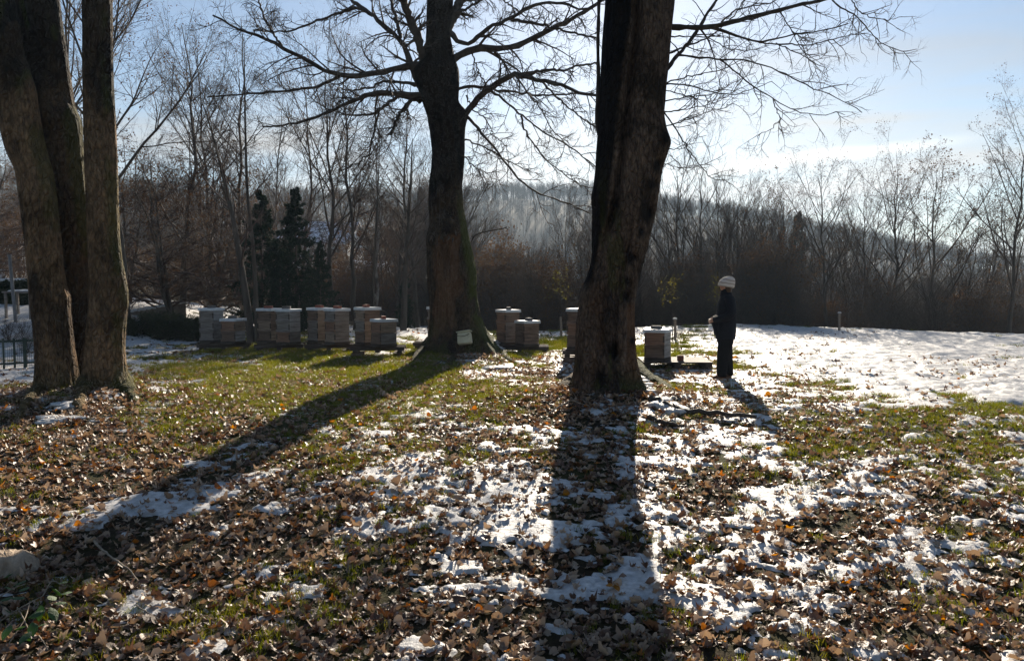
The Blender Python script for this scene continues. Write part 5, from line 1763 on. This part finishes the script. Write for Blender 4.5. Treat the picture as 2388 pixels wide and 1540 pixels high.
def house(name, u0, u1, Y, vr, ve, depth, z0, wallmat, label, windows, ridge='x', door=False):
    x0, x1 = (u0 - CU) / FP * Y, (u1 - CU) / FP * Y
    zr_, ze = CAMZ + (HV - vr) / FP * Y, CAMZ + (HV - ve) / FP * Y
    t = tag(empty(name, ((x0 + x1) / 2, Y, z0)), label, 'house')
    w = x1 - x0
    hw, hr = ze - z0, zr_ - z0
    m = MB()
    a, d = w / 2, depth
    m.v += [(-a, 0, -0.5), (a, 0, -0.5), (a, d, -0.5), (-a, d, -0.5), (-a, 0, hw), (a, 0, hw), (a, d, hw), (-a, d, hw), (-a, d / 2, hr - 0.1), (a, d / 2, hr - 0.1)]
    m.f += [(0, 1, 5, 4), (2, 3, 7, 6), (1, 2, 6, 9, 5), (3, 0, 4, 8, 7), (3, 2, 1, 0)]
    m.make('wall', wallmat, t)
    o_ = 0.35
    for s in (0, 1):
        m = MB()
        ya, yb = (-o_, d / 2 + 0.004) if s == 0 else (d / 2 + 0.008, d + o_)
        za = hw - o_ * (hr - hw) / (d / 2)
        za, zb = (za, hr) if s == 0 else (hr, za)
        m.v += [(-a - o_, ya, za), (a + o_, ya, za), (a + o_, yb, zb), (-a - o_, yb, zb), (-a - o_, ya, za + 0.16), (a + o_, ya, za + 0.16), (a + o_, yb, zb + 0.16), (-a - o_, yb, zb + 0.16)]
        m.f += [(3, 2, 1, 0), (4, 5, 6, 7), (0, 1, 5, 4), (1, 2, 6, 5), (2, 3, 7, 6), (3, 0, 4, 7)]
        rf = m.make('roof', M['roof'], t)
    MB().box((w * 0.22, d / 2, hr + 0.35), (0.5, 0.5, 0.9)).make('chimney', M['pink_wall'], rf)
    for (wx, wz, ww, wh) in windows:
        f = MB().box((wx, -0.02, wz), (ww, 0.08, wh)).make('window', M['white_wall'], t)
        MB().box((wx - ww * 0.24, -0.064, wz), (ww * 0.40, 0.02, wh * 0.84)).make('pane', M['glass'], f)
        MB().box((wx + ww * 0.24, -0.064, wz), (ww * 0.40, 0.02, wh * 0.84)).make('pane', M['glass'], f)
    return t


def Hh(u, Y):
    return H1((u - CU) / FP * Y, Y)


house('house', 655, 810, 60, 514, 566, 7.0, Hh(730, 60) - 0.3, M['white_wall'], 'house with a snow-covered tiled roof behind the dark spruces', [(-1.8, 4.6, 0.9, 1.2), (0.0, 4.6, 0.9, 1.2), (1.8, 4.6, 0.9, 1.2), (-1.2, 2.0, 1.0, 1.3), (1.2, 2.0, 1.0, 1.3)])
house('house', -150, 17, 46, 540, 556, 5.5, Hh(-60, 46) - 0.3, M['white_wall'], 'white house with snowy roof at the left edge of the picture', [(1.3, 1.6, 0.8, 1.0), (-0.6, 1.6, 0.8, 1.0)])
house('garden_shed', 826, 878, 41, 612, 629, 2.4, Hh(850, 41) - 0.2, M['pink_wall'], 'low shed with snow on its roof behind the last hives', [(0.1, 1.5, 0.5, 0.6)])
sp_ = MB().box((0, 0, 0.75), (0.10, 0.10, 1.5)).make('white_post', M['white_wall'], None, bevel=0.01)
sp_.location = ((876 - CU) / FP * 34, 34, Hh(876, 34))
tag(sp_, 'slim white post behind the short hive at the row end', 'post')

# hedge, post, table, fence
KIT['hedge_shrub'] = tree_meshes('hedge_shrub', 45, 1.2, 0.015, 'bush', stems=10, leaves=5200, mats=('twig', 'twig'), leafmat='hedge')


def leaf_block(name, c, d, n, mat, seed, parent=None, size=0.05):
    rng = np.random.RandomState(seed)
    p = rng.uniform(-0.5, 0.5, (n, 3))
    ax = rng.randint(0, 3, n)
    p[np.arange(n), ax] = np.sign(rng.normal(size=n)) * (0.5 - np.abs(rng.normal(size=n)) * 0.06)
    p = p * np.array(d) + np.array(c) + rng.normal(size=(n, 3)) * 0.03
    a = nrm(rng.normal(size=(n, 3)))
    b_ = nrm(np.cross(a, rng.normal(size=(n, 3))))
    s = size * rng.uniform(0.6, 1.3, n)[:, None]
    V = np.stack([p - a * s, p + b_ * s * 0.6, p + a * s, p - b_ * s * 0.6], 1).reshape(-1, 3)
    return mk(name, V, np.arange(4 * n).reshape(n, 4), mat, parent, smooth=False)


Yh = 22.0
hx0, hx1 = (-190 - CU) / FP * Yh, (70 - CU) / FP * Yh
hz0, hz1 = H1((hx0 + hx1) / 2, Yh) - 0.1, CAMZ + (HV - 655) / FP * Yh
hg = tag(empty('clipped_hedge', ((hx0 + hx1) / 2, Yh, hz0)), 'tall clipped dark hedge with snow on top at the left edge', 'hedge')
MB().box((0, 0.45, (hz1 - hz0) / 2), ((hx1 - hx0) * 0.96, 0.7, (hz1 - hz0) * 0.96)).make('hedge_core', M['needle'], hg)
leaf_block('foliage', (0, 0.45, (hz1 - hz0) / 2), (hx1 - hx0, 0.9, hz1 - hz0), 14000, M['hedge'], 4, hg)
top = MB()
for i in range(9):
    V, F = ball(((i - 4) * (hx1 - hx0) / 9, 0.45, hz1 - hz0 + 0.01), ((hx1 - hx0) / 15, 0.42, 0.07), 12, 7, 0.25, i)
    n0 = len(top.v)
    top.v += V
    top.f += [tuple(a + n0 for a in f) for f in F]
kind(top.make('snow_on_top', M['snow'], hg, smooth=True), 'stuff')

po = tag(empty('metal_post', ((36 - CU) / FP * 19.5, 19.5, Hh(36, 19.5))), 'thin grey metal post left of the left tree cluster', 'post')
MB().tube([(0, 0, -0.1), (-0.03, 0, 0.5), (-0.10, 0, 1.72)], 0.04, 10).make('pole', M['metal'], po, smooth=True)
MB().tube([(-0.10, 0, 1.70), (-0.10, 0, 1.75)], 0.05, 10).make('cap', M['metal'], po, smooth=True)

tx, ty = (56 - CU) / FP * 20.0, 20.0
gt = tag(empty('garden_table', (tx, ty, H1(tx, ty))), 'garden table with snow on it left of the tree cluster', 'table')
MB().box((0, 0, 0.70), (0.75, 0.6, 0.04)).make('table_top', M['w_grey'], gt, bevel=0.005)
for a in (-1, 1):
    for c in (-1, 1):
        MB().box((a * 0.31, c * 0.24, 0.34), (0.05, 0.05, 0.68)).make('leg', M['w_grey'], gt)
kind(mk('snow_layer', *ball((0, 0, 0.72), (0.37, 0.29, 0.05), 14, 7, 0.15, 3), M['snow'], gt), 'stuff')

f0, f1 = np.array(P(-260, 880, 13.2)), np.array(P(84, 862, 14.4))
fe = tag(empty('bar_fence', ((f0[0] + f1[0]) / 2, (f0[1] + f1[1]) / 2, 0), math.atan2(f1[1] - f0[1], f1[0] - f0[0])), 'low dark green bar fence at the left edge beside the tree cluster', 'fence')
Lf = math.hypot(f1[0] - f0[0], f1[1] - f0[1])
zf = min(H1(f0[0], f0[1]), H1(f1[0], f1[1]))
nb_ = 14
for i in range(nb_):
    xx = -Lf / 2 + Lf * i / (nb_ - 1)
    MB().box((xx, 0, zf + 0.28), (0.035 if i % 4 else 0.06, 0.03, 0.66)).make('fence_bar', M['green_metal'], fe)
for zz_ in (0.14, 0.55):
    MB().box((0, 0.022, zf + zz_), (Lf, 0.012, 0.035)).make('rail', M['green_metal'], fe)
wires = MB()
for i in range(70):
    xx = -Lf / 2 + Lf * i / 69
    wires.box((xx, 0.033, zf + 0.33), (0.005, 0.005, 0.52))
for i in range(9):
    wires.box((0, 0.039, zf + 0.09 + 0.06 * i), (Lf, 0.005, 0.005))
kind(wires.make('wire_mesh', M['green_metal'], fe), 'stuff')

# low garden wall with snow on its crown
w0, w1 = P(262, 733, 23.5), P(428, 706, 25.5)
wl_ = tag(empty('garden_wall', ((w0[0] + w1[0]) / 2, (w0[1] + w1[1]) / 2, 0), math.atan2(w1[1] - w0[1], w1[0] - w0[0])), 'low sloping garden wall capped with snow behind the left cluster', 'wall')
Lw = math.hypot(w1[0] - w0[0], w1[1] - w0[1])
m = MB()
for s_, zt_ in ((-1, w0[2]), (1, w1[2])):
    m.v += [(s_ * Lw / 2, -0.13, -0.4), (s_ * Lw / 2, 0.13, -0.4), (s_ * Lw / 2, 0.13, zt_), (s_ * Lw / 2, -0.13, zt_)]
m.f += [(0, 1, 2, 3), (7, 6, 5, 4), (0, 4, 5, 1), (1, 5, 6, 2), (2, 6, 7, 3), (3, 7, 4, 0)]
m.make('masonry', M['wall_stone'], wl_)
m = MB()
for i in range(14):
    t = i / 13
    z_ = w0[2] + (w1[2] - w0[2]) * t
    V, F = ball(((t - 0.5) * Lw * 0.97, 0, z_ + 0.01), (Lw / 18, 0.15, 0.06), 10, 6, 0.25, i)
    n0 = len(m.v)
    m.v += V
    m.f += [tuple(a + n0 for a in f) for f in F]
kind(m.make('snow_on_top', M['snow'], wl_, smooth=True), 'stuff')
for i, (u, Y, vt, lab) in enumerate(((300, 20.8, 752, 'low shrub nearest the left tree cluster, below the garden wall'), (338, 21.3, 742, 'low leafy shrub second from the left tree cluster'),
                                     (378, 21.0, 745, 'low leafy shrub midway between tree cluster and first hive'), (418, 21.6, 748, 'low leafy shrub second to the left of the first hive'),
                                     (452, 21.2, 752, 'low leafy shrub just left of the leftmost hive'))):
    T('shrub', 'hedge_shrub', u, Y, vt, lab, i * 1.3, 'low shrubs left of the hives', 1.0, 'shrub')
for i, (u, Y, vt, lab) in enumerate(((55, 17.0, 745, 'scraggy leafless shrub behind the green fence'), (18, 18.0, 735, 'bare shrub beside the metal post at the left edge'))):
    T('shrub', 'bush_b', u, Y, vt, lab, i * 1.3, None, 1.0, 'shrub')

# ------------------------------------------------------------------ grass
rng = np.random.RandomState(9)


def tuft(seed, n=26, hgt=0.065):
    rg = np.random.RandomState(seed)
    base = rg.normal(size=(n, 2)) * 0.035
    hh_ = hgt * rg.uniform(0.45, 1.3, n)
    az_ = rg.uniform(0, 6.28, n)
    ln = rg.uniform(0.1, 0.9, n)
    V = []
    for k, (t, w) in enumerate(((0, 1.0), (0.55, 0.8), (1.0, 0.12))):
        off = ln * t * t * hh_
        cx2 = base[:, 0] + np.cos(az_) * off
        cy2 = base[:, 1] + np.sin(az_) * off
        z = hh_ * t * (1 - 0.25 * ln * t)
        wx, wy = -np.sin(az_ + 0.7) * 0.0028 * w, np.cos(az_ + 0.7) * 0.0028 * w
        V.append(np.stack([cx2 - wx, cy2 - wy, z], 1))
        V.append(np.stack([cx2 + wx, cy2 + wy, z], 1))
    V = np.stack(V, 1).reshape(-1, 3)
    o = np.arange(n)[:, None] * 6
    F = np.concatenate([o + np.array([[0, 1, 3, 2]]), o + np.array([[2, 3, 5, 4]])])
    return meshdata('tuft', V, F, M['grass'])


def sample(n, r0, r1, half, power=2.0):
    r = (rng.uniform(r0 ** power, r1 ** power, n)) ** (1 / power)
    b_ = np.radians(rng.uniform(-half, half, n))
    return r * np.sin(b_), r * np.cos(b_)


x, y = sample(175000, 2.8, 31, 48)
c = cover(x, y)
sh = snow_h(x, y, c[:, 0])
gn = fbm(x * 1.3, y * 1.3, seed=81, octv=4, gain=0.65)
prob = np.clip(c[:, 1] * 1.5 - 0.30 + (gn - 0.5) * 2.4, 0, 1) * (sh < 0.018)
ye = np.interp(x, EDGE_X, EDGE_Y)
dist_ = np.hypot(x, y)
far_ok = np.clip(14.0 / dist_, 0.35, 1)
k_ = (rng.rand(len(x)) < prob * far_ok) & (y < ye + 1.0)
x, y, d_ = x[k_], y[k_], dist_[k_]
rot = np.stack([rng.normal(size=len(x)) * 0.12, rng.normal(size=len(x)) * 0.12, rng.uniform(0, 6.28, len(x))], 1)
scatter('grass_tufts', np.stack([x, y, H(x, y) - 0.006], 1), rot, rng.uniform(0.45, 1.1, len(x)) * np.clip(d_ / 12, 0.9, 1.6), rng.randint(0, 8, len(x)), [tuft(200 + i) for i in range(8)], 'short green grass showing between the leaves and snow')

# ------------------------------------------------------------------ fallen leaves


def leaf_mesh(name, seed, mat):
    rg = np.random.RandomState(seed)
    n = 16
    th = np.linspace(-math.pi * 0.92, math.pi * 0.92, n)
    lob = np.array([0.45, 0.62, 0.40, 0.80, 0.66, 0.45, 0.95, 0.62, 0.62, 1.0, 0.45, 0.70, 0.85, 0.42, 0.60, 0.45])
    if seed % 3 == 0:
        lob = 0.55 + 0.35 * np.cos(th * 0.5) + rg.normal(size=n) * 0.03
    rad = 0.066 * lob * (1 + rg.normal(size=n) * 0.08)
    X, Y2 = rad * np.cos(th), rad * np.sin(th)
    V = [np.array((0, 0, 0))] + [np.array((a, b_, 0)) for a, b_ in zip(X * 0.5, Y2 * 0.5)] + [np.array((a, b_, 0)) for a, b_ in zip(X, Y2)]
    V = np.array(V)
    cu, cw, tw = rg.uniform(-8, 13), rg.uniform(-4, 10), rg.uniform(-7, 7)
    V[:, 2] = cu * V[:, 1] ** 2 + cw * V[:, 0] ** 2 + tw * V[:, 0] * V[:, 1] + (fbm(V[:, 0] * 38 + seed, V[:, 1] * 38, seed=3, octv=2) - 0.5) * 0.042
    V[:, 2] += np.abs(V[:, 1]) * rg.uniform(-0.15, 0.7)
    V[:, 1] *= rg.uniform(0.6, 1.0)
    V[:, 2] -= V[:, 2].min() * 0.75
    F = [(0, i, i + 1) for i in range(1, n)]
    F += [(i, i + n, i + n + 1, i + 1) for i in range(1, n)]
    # stalk
    s0 = len(V)
    st = np.array([(-0.005, 0.002, V[0, 2]), (-0.005, -0.002, V[0, 2]), (-0.06, 0.008 - 0.0015, 0.012), (-0.06, 0.008 + 0.0015, 0.012)])
    V = np.concatenate([V, st])
    F.append((s0, s0 + 1, s0 + 2, s0 + 3))
    return meshdata(name, V, F, M[mat])


LV = [leaf_mesh('leaf_%s_%02d' % (k, i), 300 + 17 * j + i, 'leaf_' + k) for j, k in enumerate(('tan', 'brown', 'orange')) for i in range(14)]
x, y = sample(200000, 2.8, 27, 48, 1.8)
c = cover(x, y)
sh = snow_h(x, y, c[:, 0])
ln_ = fbm(x * 2.0, y * 2.4, seed=91, octv=4, gain=0.6)
prob = np.clip(c[:, 2] * 1.0 + 0.12 * (c[:, 2] > 0.2) - 0.0 * c[:, 1] + (ln_ - 0.5) * 1.1, 0, 1) * np.where(sh > 0.008, 0.40, 1.0)
k_ = rng.rand(len(x)) < prob * (c[:, 2] > 0.04)
x, y, sh = x[k_], y[k_], sh[k_]
# dry litter gathered round the feet of the big trees
ex, ey = [], []
for t3, s_, n_ in ((TL, 0.9, 700), (TM, 0.9, 500), (TR, 0.85, 1100)):
    ex.append(t3[0] + rng.normal(size=n_) * s_)
    ey.append(t3[1] - 0.35 + rng.normal(size=n_) * s_ * 0.7)
x, y = np.concatenate([x] + ex), np.concatenate([y] + ey)
sh = snow_h(x, y)
z = H(x, y) + np.maximum(sh, -0.004) + rng.uniform(0.0, 0.016, len(x))
rot = np.stack([rng.normal(size=len(x)) * 0.19, rng.normal(size=len(x)) * 0.19, rng.uniform(0, 6.28, len(x))], 1)
rot[rng.rand(len(x)) < 0.015, 0] += 0.7
kindi = np.where(rng.rand(len(x)) < 0.58, 0, 1)
kindi = np.where(rng.rand(len(x)) < 0.04, 2, kindi)
pick = kindi * 14 + rng.randint(0, 14, len(x))
size = rng.uniform(0.36, 0.82, len(x)) * np.where(rng.rand(len(x)) < 0.12, 1.3, 1.0)
uu, vv_ = proj(x, y, z)
score = np.where((uu > 10) & (uu < 2378) & (vv_ < 1525), y - size * 0.6, 99)
order = np.argsort(score)
near = order[:300]
rest = np.ones(len(x), bool)
rest[near] = False
scatter('leaf_litter', np.stack([x, y, z], 1)[rest], rot[rest], size[rest], pick[rest], LV, 'dry brown maple leaves littering the lawn among the snow')
LAB = ('pale tan dry leaf', 'dark brown dry leaf', 'orange dry leaf')
PLC = ('lying nearest the camera toward the lower left corner', 'lying nearest the camera at the bottom middle', 'lying nearest the camera toward the lower right corner')
for i in near:
    o = link(bpy.data.objects.new('fallen_leaf', LV[pick[i]]))
    o.location = (x[i], y[i], z[i])
    o.rotation_euler = tuple(rot[i])
    o.scale = (size[i],) * 3
    pl = int(min(2, max(0, uu[i] // 796)))
    tag(o, LAB[kindi[i]] + ' ' + PLC[pl], 'leaf', 'nearest %s leaves, %s' % (('tan', 'brown', 'orange')[kindi[i]], ('lower left', 'bottom middle', 'lower right')[pl]))


# ------------------------------------------------------------------ sticks, stump, bramble
def stick(pts, r0, r1, label, mat='branch', twigs_=0, lift=0.0, seed=0, name='fallen_branch'):
    q = []
    for i, (u, v) in enumerate(pts):
        g_ = G(u, v)
        q.append((g_[0], g_[1], H1(g_[0], g_[1]) + max(float(snow_h(np.array([g_[0]]), np.array([g_[1]]))[0]), 0) + r0 + 0.012 + lift * math.sin(math.pi * i / (len(pts) - 1))))
    q = resample(np.array(q), 22)
    base = q[0].copy()
    rg = np.random.RandomState(seed)
    q = q - base + rg.normal(size=q.shape) * r0 * 0.25
    t = tag(empty(name, base), label, 'branch')
    rd = np.linspace(r0, r1, 22) * (1 + rg.normal(size=22) * 0.08)
    mk('stem', *tubes(q[None], rd[None], 8), M[mat], t)
    if twigs_:
        l1 = level(q[None], rd[None], twigs_, 0.3, 0.95, 0.14, 45, 0.0, 0.1, 6, 0.5, rg, rmin=0.002)
        for a_, b2 in zip(*l1):
            mk('twig', *tubes(a_[None], b2[None], 5), M[mat], t)
    return t


M['stick_pale'] = noise_mat('stick_pale', [(0.3, (0.16, 0.12, 0.08)), (0.7, (0.36, 0.29, 0.21))], 20, bump=0.003)
stick([(1515, 954), (1560, 964), (1592, 977), (1624, 974), (1672, 980), (1765, 986)], 0.042, 0.022, 'long dark fallen branch on the snow right of the split-bark tree', seed=1, twigs_=2)
stick([(1509, 986), (1547, 999), (1592, 1009)], 0.030, 0.016, 'short dark fallen branch in front of the long one', seed=2, twigs_=1)
stick([(1611, 905), (1672, 914), (1700, 917)], 0.010, 0.005, 'thin twig on the grass before the person', seed=3)
stick([(215, 1262), (232, 1290), (262, 1316), (310, 1345), (327, 1372)], 0.0085, 0.005, 'bent pale stick lying on the leaves at lower left', 'stick_pale', 3, 0.03, 4)
stick([(318, 1420), (360, 1445), (412, 1475)], 0.005, 0.003, 'short thin straight stick near the bottom left corner', 'stick_pale', 1, 0.01, 5)
stick([(752, 836), (770, 852), (793, 873)], 0.010, 0.006, 'pale stick on the grass before the third pair of hives', 'stick_pale', 0, 0.0, 6)
stick([(1000, 862), (1030, 852), (1060, 858)], 0.012, 0.007, 'curved stick lying at the foot of the middle trunk', 'branch', 1, 0.03, 7)
stick([(1280, 975), (1330, 962), (1380, 970)], 0.010, 0.006, 'arched thin stick before the split-bark tree', 'stick_pale', 0, 0.06, 8)

gs = G(18, 1325)
sm = tag(empty('tree_stump', (gs[0], gs[1], H1(gs[0], gs[1]))), 'weathered old stump at the lower left edge', 'stump')
na_, nz_ = 64, 30
TT, ZZ = np.meshgrid(np.arange(na_) * 2 * math.pi / na_, np.linspace(0, 1, nz_))
rr3 = (0.19 - 0.10 * ZZ ** 2) * (1 + 0.30 * (fbm(np.cos(TT) * 2, np.sin(TT) * 2, ZZ * 1.5, seed=33) - 0.5) * 2 + 0.10 * (fbm(np.cos(TT) * 9, np.sin(TT) * 9, ZZ * 3, seed=35) - 0.5) * 2)
hz = 0.155 * ZZ + 0.04 * (fbm(np.cos(TT) * 2, np.sin(TT) * 2, ZZ, seed=37) - 0.5) * ZZ
V = np.stack([rr3 * np.cos(TT) * 1.1, rr3 * np.sin(TT), hz - 0.05], -1).reshape(-1, 3)
V = np.concatenate([V, [[0, 0, 0.075]]])
ii = np.arange(na_ * nz_).reshape(nz_, na_)
nx = np.roll(ii, -1, 1)
F = [tuple(map(int, f)) for f in np.stack([ii[:-1], nx[:-1], nx[1:], ii[1:]], -1).reshape(-1, 4)]
F += [(int(ii[-1, j]), int(nx[-1, j]), len(V) - 1) for j in range(na_)]
M['stump'] = noise_mat('stump_wood', [(0.3, (0.14, 0.10, 0.065)), (0.7, (0.46, 0.36, 0.26))], 14, detail=8, stretch=(1, 1, 0.25), bump=0.03, bscale=30)
mk('block', V, F, M['stump'], sm)
root(sm, np.array(sm.location), [(30, 1325), (60, 1338), (85, 1345)], 0.07, 0.02, 'bark_left', 0.0, lift=0.05)

br = G(40, 1455)
bt = tag(empty('bramble', (br[0], br[1], H1(br[0], br[1]))), 'bramble with green leaves in the lower left corner', 'bramble')
rg = np.random.RandomState(3)


def at_ground(u, v, dz):
    a = G(u, v)
    p = P(u, v, a[1] - dz * a[1] / (CAMZ - a[2]))          # the point dz above the lawn on that line
    return p


def bramble_leaf(p, ln, yaw, pitch, roll):
    n = 7
    V = []
    for i in range(n):
        t = i / (n - 1)
        w = ln * 0.36 * math.sin(math.pi * min(t * 1.02 + 0.02, 1)) ** 0.75 * (1 - 0.25 * t)
        z = -0.22 * ln * t * t
        V += [(t * ln, -w, z - 0.16 * w), (t * ln, 0, z + 0.10 * w), (t * ln, w, z - 0.16 * w)]
    F = []
    for i in range(n - 1):
        for j in (0, 1):
            a = 3 * i + j
            F.append((a, a + 1, a + 4, a + 3))
    o = mk('leaf', V, F, M['leaf_green'], bt)
    o.location = Vector(p) - bt.location
    o.rotation_euler = (roll, pitch, yaw)
    return o


stems = [[(0, 1448), (40, 1420), (100, 1388)], [(40, 1415), (55, 1440), (70, 1475)], [(100, 1388), (120, 1350), (150, 1365)], [(20, 1500), (60, 1440), (70, 1400)], [(0, 1390), (30, 1370), (60, 1360)], [(90, 1480), (105, 1500), (112, 1515)]]
for i, s_ in enumerate(stems):
    q = np.array([at_ground(u, v, h_) for (u, v), h_ in zip(s_, (0.03, 0.09, 0.08))])
    q = resample(q, 12) - np.array(bt.location)
    mk('stem', *tubes(q[None], np.linspace(0.004, 0.0025, 12)[None], 6), M['stick_pale'], bt)
for (u, v) in ((15, 1370), (45, 1378), (62, 1352), (30, 1392), (55, 1395), (112, 1395), (118, 1415), (105, 1425), (140, 1360), (150, 1385), (155, 1405), (25, 1455), (45, 1462), (55, 1480), (72, 1470), (85, 1462), (10, 1420), (128, 1372), (75, 1450), (20, 1340), (95, 1410)):
    bramble_leaf(at_ground(u, v, rg.uniform(0.08, 0.16)), rg.uniform(0.065, 0.105), rg.uniform(0, 6.28), rg.uniform(-0.3, 0.7), rg.uniform(-0.6, 0.6))

# ------------------------------------------------------------------ haze over the valley
m, n, l, out = material('haze')
pv = N(n, 'ShaderNodeVolumePrincipled', inp={'Density': 0.00055, 'Anisotropy': 0.2})
pv.inputs['Color'].default_value = (0.62, 0.80, 1.0, 1)
l.new(pv.outputs[0], out.inputs['Volume'])
hz_ = MB().box((0, 350, 26), (1560, 2200, 96)).make('haze', m, None)
kind(hz_, 'stuff', 'thin bluish winter haze filling the valley')
